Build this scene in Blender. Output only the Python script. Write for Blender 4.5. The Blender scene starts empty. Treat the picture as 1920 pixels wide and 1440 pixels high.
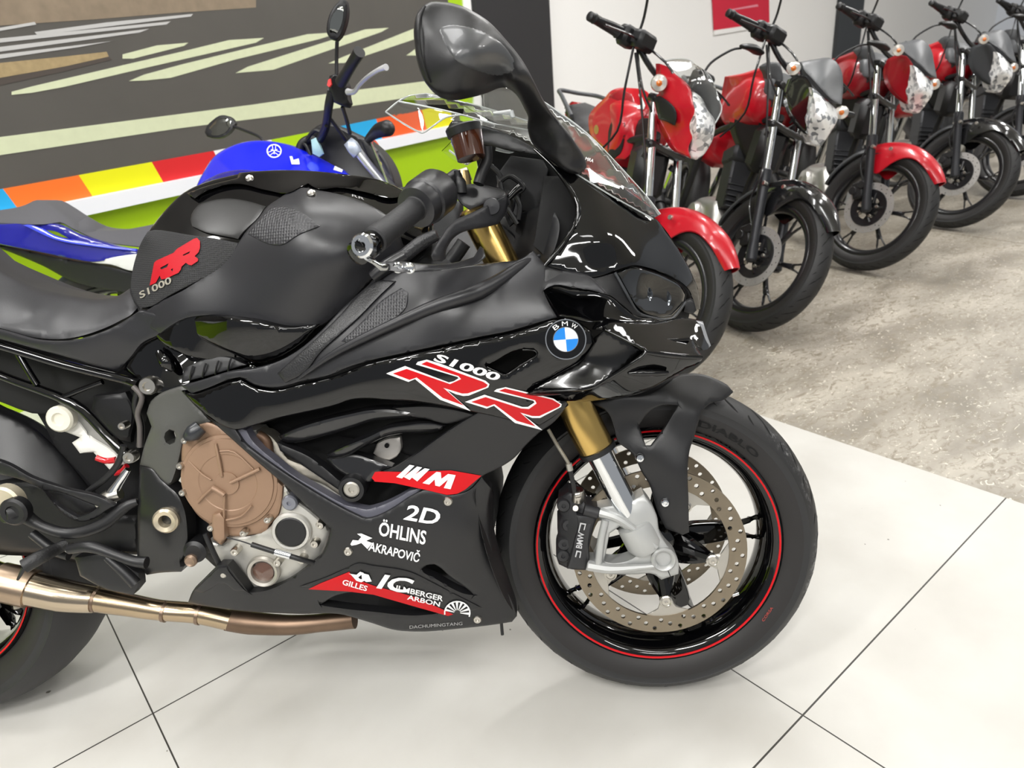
import bpy, math, random
import numpy as np
from mathutils import Vector, Matrix
from mathutils.geometry import delaunay_2d_cdt
random.seed(7)
SC = bpy.context.scene
COL = SC.collection
# ---------------------------------------------------------------- camera
CAMH = 1.1305
FPX = 1348.5
_p = math.radians(24.067); _r = math.radians(4.84)
_rt = np.array([1., 0, 0]); _up = np.array([0, math.sin(_p), math.cos(_p)]); CF = np.array([0, math.cos(_p), -math.sin(_p)])
CX = math.cos(_r) * _rt - math.sin(_r) * _up
CU = math.sin(_r) * _rt + math.cos(_r) * _up
CO = np.array([0, 0, CAMH])
cd = bpy.data.cameras.new('camera'); cam = bpy.data.objects.new('camera', cd); COL.objects.link(cam)
cd.sensor_width = 36; cd.lens = FPX / 1920 * 36; cd.clip_start = .05; cd.clip_end = 60
cd.dof.use_dof = True; cd.dof.focus_distance = 1.22; cd.dof.aperture_fstop = 6.6
cam.matrix_world = Matrix(((CX[0], CU[0], -CF[0], 0), (CX[1], CU[1], -CF[1], 0), (CX[2], CU[2], -CF[2], CAMH), (0, 0, 0, 1)))
SC.camera = cam
# ---------------------------------------------------------------- light
SC.view_settings.view_transform = 'Standard'; SC.view_settings.look = 'None'
SC.view_settings.gamma = 1; SC.view_settings.use_curve_mapping = False
SC.view_settings.exposure = -0.2
w = bpy.data.worlds.new('world'); SC.world = w; w.use_nodes = True
bg = w.node_tree.nodes['Background']; bg.inputs[0].default_value = (.93, .96, 1, 1); bg.inputs[1].default_value = .42
def area(loc, size, power, rot=(0, 0, 0), col=(1, 1, 1)):
    l = bpy.data.lights.new('ceiling_lamp_light', 'AREA'); l.shape = 'RECTANGLE'; l.size, l.size_y = size; l.energy = power; l.color = col
    o = bpy.data.objects.new('ceiling_lamp_light', l); COL.objects.link(o); o.location = loc; o.rotation_euler = rot
    return o
LAMPS = [(-2.0, -.6, 74), (-.7, -1.5, 78), (.9, -1.5, 10), (2.4, -2.8, 46), (.6, -3.8, 50), (-2.6, -3.2, 50), (-2.2, 1.7, 38), (-.3, 1.1, 10), (1.9, 2.9, 12), (4.6, 2.6, 36), (3.9, 4.6, 48), (-.2, 2.9, 24), (1.4, 4.6, 74), (5.4, 6.6, 46), (6.6, 4.4, 42)]  # unseen lamps, several added to brighten floor, back wall and nose reflection
CEIL = 3.5
for x, y, a in LAMPS:
    area((x, y, CEIL - .09), (1.5, .3), a, (0, 0, math.radians(38)), (1, .985, .96))
# ---------------------------------------------------------------- helpers
def ray(u, v):
    u = np.asarray(u, float); v = np.asarray(v, float)
    return CF * FPX + CX * (u - 960)[..., None] + CU * (720 - v)[..., None]
def on_plane(u, v, p0, n):
    d = ray(u, v); t = np.dot(np.asarray(p0) - CO, n) / (d @ np.asarray(n)); return CO + d * t[..., None]
class Frame:
    def __init__(s, o, F, L, U):
        s.o = np.array(o, float); s.B = np.array([F, L, U])      # rows
        s.c = s.B @ (CO - s.o)
    def q(s, u, v, w, ax=1):
        """local point seen at pixel (u, v) whose local coordinate on axis ax is w"""
        d = ray(u, v) @ s.B.T
        w = np.asarray(w, float)
        t = (w - s.c[ax]) / d[..., ax]
        return s.c + d * t[..., None]
    def matrix(s):
        B = s.B; return Matrix(((B[0][0], B[1][0], B[2][0], s.o[0]), (B[0][1], B[1][1], B[2][1], s.o[1]), (B[0][2], B[1][2], B[2][2], s.o[2]), (0, 0, 0, 1)))
def lean_frame(x, y, head, lean):
    ps, ph = math.radians(head), math.radians(lean)
    F = np.array([math.cos(ps), math.sin(ps), 0]); L0 = np.array([-math.sin(ps), math.cos(ps), 0]); Z = np.array([0, 0, 1.])
    return Frame((x, y, 0), F, math.cos(ph) * L0 - math.sin(ph) * Z, math.cos(ph) * Z + math.sin(ph) * L0)
def tps(P, val):
    P = np.asarray(P, float) / 100; val = np.asarray(val, float); n = len(P)
    if n < 3:
        m = float(val.mean()); return lambda q: np.full(len(q), m)
    def K(r2): return np.where(r2 > 1e-12, r2 * np.log(np.maximum(r2, 1e-12)), 0)
    A = np.zeros((n + 3, n + 3)); A[:n, :n] = K(((P[:, None] - P[None]) ** 2).sum(-1)) + np.eye(n) * 2e-3
    A[:n, n] = A[n, :n] = 1; A[:n, n + 1:] = P; A[n + 1:, :n] = P.T
    c = np.linalg.lstsq(A, np.concatenate([val, [0, 0, 0]]), rcond=None)[0]
    def f(q):
        q = np.asarray(q, float) / 100
        return K(((q[:, None] - P[None]) ** 2).sum(-1)) @ c[:n] + c[n] + q @ c[n + 1:]
    return f
def curve_pts(pts, step, closed=True, corner=38, smooth=True):
    """resampled outline; keeps sharp corners, rounds the rest"""
    P = np.array([p[:2] for p in pts], float); n = len(P); out = []
    if smooth:
        T = []
        for i in range(n):
            a = P[i] - P[i - 1]; b = P[(i + 1) % n] - P[i]
            if not closed and i == 0: a = b
            if not closed and i == n - 1: b = a
            la, lb = np.hypot(*a) + 1e-9, np.hypot(*b) + 1e-9
            ang = math.degrees(math.acos(max(-1, min(1, float(a @ b) / la / lb))))
            T.append(None if ang > corner else (a / la * lb + b / lb * la) / (la + lb))
    m = n if closed else n - 1
    for i in range(m):
        a, b = P[i], P[(i + 1) % n]; d = b - a; L = np.hypot(*d)
        k = max(1, int(round(L / step)))
        for j in range(k):
            t = j / k
            if smooth:
                ta = T[i] * L if T[i] is not None else d
                tb = T[(i + 1) % n] * L if T[(i + 1) % n] is not None else d
                h = (2*t**3 - 3*t*t + 1) * a + (t**3 - 2*t*t + t) * ta + (-2*t**3 + 3*t*t) * b + (t**3 - t*t) * tb
            else: h = a + d * t
            out.append(h)
    if not closed: out.append(P[-1])
    return np.array(out)
def inside(q, poly):
    x, y = q[:, 0][:, None], q[:, 1][:, None]; a = poly; b = np.roll(poly, -1, 0)
    c = ((a[:, 1][None] > y) != (b[:, 1][None] > y)) & (x < (b[:, 0] - a[:, 0])[None] * (y - a[:, 1][None]) / np.where(b[:, 1] == a[:, 1], 1e-9, b[:, 1] - a[:, 1])[None] + a[:, 0][None])
    return c.sum(1) % 2 == 1
def bdist(q, loops):
    best = np.full(len(q), 1e9)
    for poly in loops:
        a = poly; b = np.roll(poly, -1, 0); ab = b - a; l2 = (ab ** 2).sum(1) + 1e-12
        t = np.clip(((q[:, None] - a[None]) * ab[None]).sum(-1) / l2[None], 0, 1)
        d = a[None] + t[..., None] * ab[None] - q[:, None]
        best = np.minimum(best, np.sqrt((d ** 2).sum(-1)).min(1))
    return best
def mesh2d(out, holes=(), g=9., rd=4., smooth=True, insets=None, corner=38):
    """triangulates an outline with inner points; gives points, faces, distance to rim, loops as index lists"""
    loops = [curve_pts(out, g, smooth=smooth, corner=corner)] + [curve_pts(h, min(g, max(1.5, _perim(h) / 8)), smooth=smooth, corner=corner) for h in holes]
    V = np.concatenate(loops); E = []; k = 0
    for L in loops:
        n = len(L); E += [(k + i, k + (i + 1) % n) for i in range(n)]; k += n
    def ins(q):
        r = inside(q, loops[0])
        for h in loops[1:]: r &= ~inside(q, h)
        return r
    extra = []
    lo, hi = loops[0].min(0), loops[0].max(0)
    gy = g * .866; ys = np.arange(lo[1] + gy / 2, hi[1], gy); rows = []
    for i, y in enumerate(ys):
        xs = np.arange(lo[0] + (i % 2) * g / 2, hi[0], g); rows.append(np.stack([xs, np.full(len(xs), y)], 1))
    if rows:
        q = np.concatenate(rows)
        if len(q):
            q = q[ins(q)]
            if len(q): q = q[bdist(q, loops) > max(rd * 1.15, g * .45)]; extra.append(q)
    if rd > 0:
        for fr_ in (insets or (.28, 1.)):
            for L in loops:
                t = np.roll(L, -1, 0) - np.roll(L, 1, 0); t /= (np.hypot(t[:, 0], t[:, 1])[:, None] + 1e-9)
                nr = np.stack([-t[:, 1], t[:, 0]], 1)
                for s in (-1, 1):
                    q = L + s * nr * rd * fr_
                    q = q[ins(q)]
                    if len(q): q = q[bdist(q, loops) > rd * fr_ * .9]; extra.append(q)
    allp = np.concatenate([V] + extra) if extra else V
    r = delaunay_2d_cdt([Vector(p) for p in allp], E, [], 0, 1e-5, False)
    P = np.array([tuple(v) for v in r[0]]); Fc = [tuple(f) for f in r[2]]
    cen = np.array([P[list(f)].mean(0) for f in Fc]); keep = ins(cen)
    Fc = [f for f, k_ in zip(Fc, keep) if k_]
    area2 = lambda f: (P[f[1]][0]-P[f[0]][0])*(P[f[2]][1]-P[f[0]][1])-(P[f[2]][0]-P[f[0]][0])*(P[f[1]][1]-P[f[0]][1])
    Fc = [f if area2(f) > 0 else f[::-1] for f in Fc]
    return P, Fc, bdist(P, loops)
def _perim(h):
    a = np.array([p[:2] for p in h], float); d = np.roll(a, -1, 0) - a; return float(np.hypot(d[:, 0], d[:, 1]).sum())
def border_edges(F):
    cnt = {}
    for f in F:
        for i in range(len(f)):
            a, b = f[i], f[(i + 1) % len(f)]
            cnt[(a, b)] = 1
    return [(a, b) for (a, b) in cnt if (b, a) not in cnt]
def solidify(P3, F, back):
    n = len(P3); V = list(map(tuple, P3)) + list(map(tuple, back)); FF = list(F) + [tuple(n + i for i in f[::-1]) for f in F]
    for a, b in border_edges(F): FF.append((b, a, n + a, n + b))
    return V, FF
# ---- objects
def finish(me, smooth=40):
    if smooth is not None:
        me.shade_smooth()
        try: me.set_sharp_from_angle(angle=math.radians(smooth))
        except Exception: pass
def put(name, V, F, mats, parent=None, smooth=40, fi=None, label=None, matrix=None, fixn=False):
    me = bpy.data.meshes.new(name); me.from_pydata([tuple(map(float, v)) for v in V], [], F)
    if not isinstance(mats, (list, tuple)): mats = [mats]
    for m in mats: me.materials.append(m)
    if fi: me.polygons.foreach_set('material_index', fi)
    if fixn:
        import bmesh
        b = bmesh.new(); b.from_mesh(me); bmesh.ops.recalc_face_normals(b, faces=b.faces); b.to_mesh(me); b.free()
    me.update(); finish(me, smooth)
    o = bpy.data.objects.new(name, me); COL.objects.link(o)
    if parent is not None: o.parent = parent
    if matrix is not None: o.matrix_world = matrix
    if label: o['label'] = label
    return o
class MB:
    def __init__(s): s.V = []; s.F = []; s.M = []
    def add(s, V, F, m=0):
        k = len(s.V); s.V += [tuple(v) for v in V]; s.F += [tuple(k + i for i in f) for f in F]; s.M += [m] * len(F); return s
    def build(s, name, mats, parent=None, smooth=40, label=None, fn=None, matrix=None, fixn=True):
        V = [fn(v) for v in s.V] if fn else s.V
        return put(name, V, s.F, mats, parent, smooth, s.M, label, matrix, fixn)
def basis(d):
    d = np.asarray(d, float); d = d / (np.linalg.norm(d) + 1e-12)
    a = np.array([0, 0, 1.]) if abs(d[2]) < .9 else np.array([1., 0, 0])
    x = np.cross(a, d); x /= np.linalg.norm(x); y = np.cross(d, x); return x, y, d
def lathe(prof, o=(0, 0, 0), d=(0, 1, 0), seg=32, a0=0., a1=None, close=False):
    """prof: (radius, distance along d); close joins the last ring to the first"""
    x, y, d = basis(d); o = np.asarray(o, float); full = a1 is None
    n = seg if full else seg + 1; V = []
    for r, t in prof:
        for i in range(n):
            a = a0 + ((2 * math.pi) if full else (a1 - a0)) * i / seg
            V.append(o + d * t + (x * math.cos(a) + y * math.sin(a)) * r)
    F = []; m = len(prof)
    for j in range(m if close else m - 1):
        k = (j + 1) % m
        for i in range(seg):
            i2 = (i + 1) % n
            F.append((j * n + i, j * n + i2, k * n + i2, k * n + i))
    if not close:
        if prof[0][0] > 1e-6: F.append(tuple(range(n))[::-1])
        if prof[-1][0] > 1e-6: F.append(tuple((m - 1) * n + i for i in range(n)))
    return V, F
def cyl(a, b, r, r2=None, seg=16, bev=.12):
    a, b = np.asarray(a, float), np.asarray(b, float); L = np.linalg.norm(b - a); r2 = r if r2 is None else r2; e = min(bev * min(r, r2), L * .3)
    return lathe([(r - e, 0), (r, e), (r2, L - e), (r2 - e, L)], a, b - a, seg)
def tube(pts, r, seg=10, smooth=4, flat=1., closed=False):
    P = np.array(pts, float); n = len(P); R = list(r) if hasattr(r, '__len__') else [r] * n
    if smooth > 1 and n > 2:
        Q, RR = [], []
        for i in range(n if closed else n - 1):
            p0 = P[i - 1] if (i > 0 or closed) else P[0]; p1 = P[i]; p2 = P[(i + 1) % n]; p3 = P[(i + 2) % n] if (i + 2 < n or closed) else P[-1]
            for j in range(smooth):
                t = j / smooth
                Q.append(.5 * ((2*p1) + (-p0 + p2)*t + (2*p0 - 5*p1 + 4*p2 - p3)*t*t + (-p0 + 3*p1 - 3*p2 + p3)*t**3)); RR.append(R[i] + (R[(i + 1) % n] - R[i]) * t)
        if not closed: Q.append(P[-1]); RR.append(R[-1])
        P = np.array(Q); R = RR; n = len(P)
    V = []; x = None
    for i in range(n):
        d = (P[(i + 1) % n] - P[i - 1]) if (closed or 0 < i < n - 1) else (P[1] - P[0] if i == 0 else P[-1] - P[-2])
        d = d / (np.linalg.norm(d) + 1e-12)
        if x is None: x = basis(d)[0]
        x = x - d * (x @ d); x /= np.linalg.norm(x); y = np.cross(d, x)
        for k in range(seg):
            a = 2 * math.pi * k / seg; V.append(P[i] + (x * math.cos(a) + y * math.sin(a) * flat) * R[i])
    F = []
    for i in range(n if closed else n - 1):
        j = (i + 1) % n
        for k in range(seg): F.append((i*seg + k, i*seg + (k+1) % seg, j*seg + (k+1) % seg, j*seg + k))
    if not closed: F += [tuple(range(seg))[::-1], tuple((n-1)*seg + k for k in range(seg))]
    return V, F
def box(c, s, ax=None, bev=0.):
    c = np.asarray(c, float); s = np.asarray(s, float) / 2
    A = np.eye(3) if ax is None else np.array(ax, float)
    if bev <= 0:
        V = [c + A[0]*x*s[0] + A[1]*y*s[1] + A[2]*z*s[2] for x in (-1, 1) for y in (-1, 1) for z in (-1, 1)]
        return V, [(0,1,3,2),(4,6,7,5),(0,4,5,1),(2,3,7,6),(0,2,6,4),(1,5,7,3)]
    V = []; F = []; idx = {}
    for x in (-1, 1):
        for y in (-1, 1):
            for z in (-1, 1):
                for k in range(3):
                    q = [x*(s[0]-bev), y*(s[1]-bev), z*(s[2]-bev)]; q[k] = (x, y, z)[k]*s[k]
                    idx[(x, y, z, k)] = len(V); V.append(c + A[0]*q[0] + A[1]*q[1] + A[2]*q[2])
    for k in range(3):
        for sg in (-1, 1):
            i, j = [a for a in range(3) if a != k]; f = []
            for a, b in ((-1,-1),(1,-1),(1,1),(-1,1)):
                t = [0,0,0]; t[k] = sg; t[i] = a; t[j] = b; f.append(idx[(*t, k)])
            F.append(tuple(f))
    for k in range(3):
        i, j = [a for a in range(3) if a != k]
        for a in (-1, 1):
            for b in (-1, 1):
                f = []
                for t0, kk in ((-1, i), (1, i), (1, j), (-1, j)):
                    t = [0,0,0]; t[k] = t0; t[i] = a; t[j] = b; f.append(idx[(*t, kk)])
                F.append(tuple(f))
    for x in (-1, 1):
        for y in (-1, 1):
            for z in (-1, 1): F.append(tuple(idx[(x, y, z, k)] for k in range(3)))
    return V, F
def panel(fr, name, out, mat, parent, ctrl=(), holes=(), th=.004, rd=3.5, rm=None, g=9., dy=0., field=None, mirror=False, ax=1, sgn=1., smooth=True, label=None, corner=38, fn=None, crown=0., crad=40.):
    """a moulded panel: its outline as seen, its depth per point from control values, its own thickness and rounded rim"""
    pts = [p for p in list(out) + list(ctrl) if len(p) > 2]
    if field is None: field = tps([p[:2] for p in pts], [p[2] for p in pts]) if pts else None
    P, F, D = mesh2d(out, holes, g, rd, smooth, corner=corner)
    w = field(P) + dy
    if crown: w = w - sgn * crown * np.sqrt(np.clip(1 - (1 - np.clip(D / crad, 0, 1)) ** 2, 0, 1))
    back = fr.q(P[:, 0], P[:, 1], w, ax)
    if rd > 0:
        if rm is None: rm = min(rd * .0009, th * .8)
        k = np.clip(D / rd, 0, 1); w = w + sgn * rm * (1 - np.sqrt(np.clip(1 - (1 - k) ** 2, 0, 1)))
    front = fr.q(P[:, 0], P[:, 1], w, ax)
    if th > 0:
        off = np.zeros(3); off[ax] = sgn * th
        V, F = solidify(front, F, back + off)
    else: V = front
    if fn: V = [fn(np.asarray(v)) for v in V]
    o = put(name, V, F, mat, parent, 42, label=label, fixn=True)
    if mirror:
        V2 = [(v[0], -v[1], v[2]) for v in V]; o2 = put(name, V2, [f[::-1] for f in F], mat, parent, 42, label=label, fixn=True)
    return field
def sidebody(name, out, wid, mat, parent, r=.05, g=.02, y0=0., fn=None, holes=(), wf=None, smooth=True, label=None, corner=38, build=True, power=.5):
    """closed body from a side outline in (x, z) metres, half width wid, rounded over r; y0 shifts it sideways"""
    P, F, D = mesh2d([(p[0]*1000, p[1]*1000) for p in out], [[(p[0]*1000, p[1]*1000) for p in h] for h in holes], g*1000, r*1000*.5, smooth, insets=(.12, .35, .7, 1.), corner=corner)
    k = np.clip(D / (r * 1000), 0, 1); h = (1 - (1 - k) ** 2) ** power
    W = (wf(P / 1000) if wf else wid) * h
    A = np.stack([P[:, 0] / 1000, y0 - W, P[:, 1] / 1000], 1); B = np.stack([P[:, 0] / 1000, y0 + W, P[:, 1] / 1000], 1)
    V, FF = solidify(A, F, B)
    if fn: V = [fn(np.asarray(v)) for v in V]
    if not build: return V, FF
    return put(name, V, FF, mat, parent, 50, label=label, fixn=True)
_tx = {}
def text_mesh(s, bold=0.):
    if (s, bold) in _tx: return _tx[(s, bold)]
    c = bpy.data.curves.new('t', 'FONT'); c.body = s; c.size = 1; c.offset = bold; c.resolution_u = 3
    o = bpy.data.objects.new('t', c); COL.objects.link(o)
    me = bpy.data.meshes.new_from_object(o.evaluated_get(bpy.context.evaluated_depsgraph_get()))
    V = np.array([v.co[:2] for v in me.vertices]); F = [tuple(p.vertices) for p in me.polygons]
    bpy.data.objects.remove(o); bpy.data.curves.remove(c); bpy.data.meshes.remove(me)
    lo, hi = V.min(0), V.max(0); V = (V - lo) / (hi - lo)
    _tx[(s, bold)] = (V, F); return V, F
def text_px(fr, name, s, bl, br, tl, mat, parent, field, dy=-.0015, bold=0., ax=1, mb=None, label=None):
    V, F = text_mesh(s, bold); bl, br, tl = map(np.array, (bl, br, tl))
    P = bl + V[:, :1] * (br - bl) + V[:, 1:] * (tl - bl)
    Q = fr.q(P[:, 0], P[:, 1], field(P) + dy, ax)
    if mb is not None: mb.add(Q, F); return
    return put(name, Q, F, mat, parent, None, label=label)
def decal(fr, name, out, mat, parent, field, dy=-.001, holes=(), g=8., smooth=False, ax=1, label=None, mb=None, m=0):
    P, F, D = mesh2d(out, holes, g, 0, smooth)
    Q = fr.q(P[:, 0], P[:, 1], field(P) + dy, ax)
    if mb is not None: mb.add(Q, F, m); return
    return put(name, Q, F, mat, parent, None, label=label)
def top(name, fr_or_m, label, cat, group=None, loc=(0, 0, 0)):
    o = bpy.data.objects.new(name, None); COL.objects.link(o); o.empty_display_size = .1
    o.matrix_world = fr_or_m.matrix() if isinstance(fr_or_m, Frame) else Matrix.Translation(loc)
    o['label'] = label; o['category'] = cat
    if group: o['group'] = group
    return o
# ---------------------------------------------------------------- materials
def S(c):
    if isinstance(c, str): c = tuple(int(c[i:i+2], 16) / 255 for i in (0, 2, 4))
    return tuple(x / 12.92 if x <= .04045 else ((x + .055) / 1.055) ** 2.4 for x in c) + (1,)
def mat(name, col, rough=.5, metal=0., coat=0., bump=0., bscale=200., vary=0., vscale=8., trans=0., ior=1.5, spec=.5, crough=.03, emit=0., alpha=1., aniso=0.):
    m = bpy.data.materials.new(name); m.use_nodes = True; N = m.node_tree.nodes; Lk = m.node_tree.links; b = N['Principled BSDF']
    c = S(col) if not (isinstance(col, tuple) and len(col) == 4) else col
    b.inputs['Base Color'].default_value = c; b.inputs['Roughness'].default_value = rough; b.inputs['Metallic'].default_value = metal
    b.inputs['Coat Weight'].default_value = coat; b.inputs['Coat Roughness'].default_value = crough
    b.inputs['Transmission Weight'].default_value = trans; b.inputs['IOR'].default_value = ior; b.inputs['Specular IOR Level'].default_value = spec
    if emit: b.inputs['Emission Color'].default_value = c; b.inputs['Emission Strength'].default_value = emit
    if bump or vary:
        tc = N.new('ShaderNodeTexCoord')
        if bump:
            n = N.new('ShaderNodeTexNoise'); n.inputs['Scale'].default_value = bscale; n.inputs['Detail'].default_value = 3
            bp = N.new('ShaderNodeBump'); bp.inputs['Strength'].default_value = bump; bp.inputs['Distance'].default_value = .001
            Lk.new(tc.outputs['Object'], n.inputs['Vector']); Lk.new(n.outputs['Fac'], bp.inputs['Height']); Lk.new(bp.outputs['Normal'], b.inputs['Normal'])
        if vary:
            n = N.new('ShaderNodeTexNoise'); n.inputs['Scale'].default_value = vscale; n.inputs['Detail'].default_value = 4
            r = N.new('ShaderNodeMix'); r.data_type = 'RGBA'
            r.inputs['A'].default_value = tuple(x * (1 - vary) for x in c[:3]) + (1,); r.inputs['B'].default_value = tuple(min(1, x * (1 + vary)) for x in c[:3]) + (1,)
            Lk.new(tc.outputs['Object'], n.inputs['Vector']); Lk.new(n.outputs['Fac'], r.inputs['Factor']); Lk.new(r.outputs['Result'], b.inputs['Base Color'])
    return m
def weave(name, col, rough, scale, strength=.5, coat=0.):
    """fine raised cell texture, as on grip tape or carbon-look plastic"""
    m = mat(name, col, rough, coat=coat); N = m.node_tree.nodes; Lk = m.node_tree.links; b = N['Principled BSDF']
    tc = N.new('ShaderNodeTexCoord'); v = N.new('ShaderNodeTexVoronoi'); v.inputs['Scale'].default_value = scale; v.inputs['Randomness'].default_value = .12
    bp = N.new('ShaderNodeBump'); bp.inputs['Strength'].default_value = strength; bp.inputs['Distance'].default_value = .0015
    Lk.new(tc.outputs['Object'], v.inputs['Vector']); Lk.new(v.outputs['Distance'], bp.inputs['Height']); Lk.new(bp.outputs['Normal'], b.inputs['Normal'])
    return m
GLOSS = mat('gloss_black_paint', '050506', .045, spec=.6)
MATTE = mat('satin_black_plastic', '18181a', .40, bump=.12, bscale=900)
MATTE2 = mat('satin_charcoal_cover', '232326', .36, bump=.08, bscale=700)
LEATH = mat('grained_black_plastic', '1e1e20', .36, bump=.6, bscale=420)
SEATM = mat('seat_vinyl', '28282b', .42, bump=.15, bscale=500)
DARK = mat('black_plastic', '141416', .45)
DEEP = mat('flat_black', '070708', .8)
CARB = weave('hexagon_texture_plastic', '2b2b2e', .38, 210, .8)
GRIPM = weave('grip_pad_rubber', '1b1b1d', .7, 320, .9)
RUBB = mat('tyre_rubber', '242425', .55, bump=.1, bscale=160, vary=.12, vscale=14)
RUBBD = mat('dusty_tyre_rubber', '242425', .55)
def _dust():
    N = RUBBD.node_tree.nodes; Lk = RUBBD.node_tree.links; b = N['Principled BSDF']
    tc = N.new('ShaderNodeTexCoord'); n = N.new('ShaderNodeTexNoise'); n.inputs['Scale'].default_value = 90; n.inputs['Detail'].default_value = 6; n.inputs['Roughness'].default_value = .75
    n2 = N.new('ShaderNodeTexNoise'); n2.inputs['Scale'].default_value = 14; n2.inputs['Detail'].default_value = 2
    for k in (n, n2): Lk.new(tc.outputs['Object'], k.inputs['Vector'])
    sp = N.new('ShaderNodeSeparateXYZ'); Lk.new(tc.outputs['Object'], sp.inputs[0])
    def M(op, a, c, d=None):
        m = N.new('ShaderNodeMath'); m.operation = op; m.use_clamp = True
        for i, v in enumerate((a, c, d)):
            if v is None: continue
            if isinstance(v, (int, float)): m.inputs[i].default_value = v
            else: Lk.new(v, m.inputs[i])
        return m.outputs[0]
    band = M('MULTIPLY', M('MULTIPLY_ADD', sp.outputs[1], -60., -1.4), M('MULTIPLY_ADD', sp.outputs[1], 60., 3.4))
    front = M('MULTIPLY_ADD', sp.outputs[0], 20., -3.8)
    sp_ = M('MULTIPLY_ADD', n.outputs['Fac'], 14., -7.2); sp2 = M('MULTIPLY_ADD', n2.outputs['Fac'], 5., -2.)
    f = M('MULTIPLY', M('MULTIPLY', M('MULTIPLY', sp_, sp2), front), band)
    mx = N.new('ShaderNodeMix'); mx.data_type = 'RGBA'; Lk.new(f, mx.inputs['Factor']); mx.inputs['A'].default_value = S('242425'); mx.inputs['B'].default_value = S('9b9b9b'); Lk.new(mx.outputs['Result'], b.inputs['Base Color'])
_dust()
RUBB2 = mat('tyre_sidewall_rubber', '1f1d1d', .58, vary=.08, vscale=20)
GROOVE = mat('tyre_groove', '060606', .9)
CHROME = mat('chrome', 'e6e8ea', .06, 1.)
STEEL = mat('steel', 'c4c0b8', .28, 1.)
ALU = mat('cast_aluminium', 'c6c4be', .45, .55, bump=.15, bscale=150)
SILVP = mat('silver_paint', 'b2b3b2', .4, .4, bump=.05, bscale=400)
GOLD = mat('gold_anodised', 'cfae68', .24, 1.)
BRONZE = mat('bronze_casing_paint', '927660', .45, .25, bump=.08, bscale=500)
DISC = mat('brake_disc_steel', '8d8271', .36, .9, vary=.12, vscale=40)
CARRIER = mat('disc_carrier', 'b8b4ac', .4, .8)
RED = mat('red_tape', 'c40814', .45, spec=.3)
REDL = mat('red_logo', 'c00814', .3, spec=.35)
REDM = mat('red_rubber_logo', 'ae0c1c', .6, spec=.3)
WHITE = mat('white_vinyl', 'f2f2f2', .4)
SILVT = mat('silver_badge', 'cfc9ba', .3, .6)
BLUEB = mat('badge_blue', '1e7fd6', .25, coat=.6)
GLASS = mat('clear_acrylic', 'f4f6f6', .02, trans=1., ior=1.45)
SMOKE = mat('smoked_lens', '2a2d30', .03, trans=.75, coat=1.)
PIPE = mat('titanium_pipe', 'b3a085', .22, 1., vary=.18, vscale=9)
SLAT = mat('glossy_slat_plastic', '1b1b1d', .2, spec=.7)
PIPEB = mat('burnt_collector', '786454', .42, .9, vary=.3, vscale=18)
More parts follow.
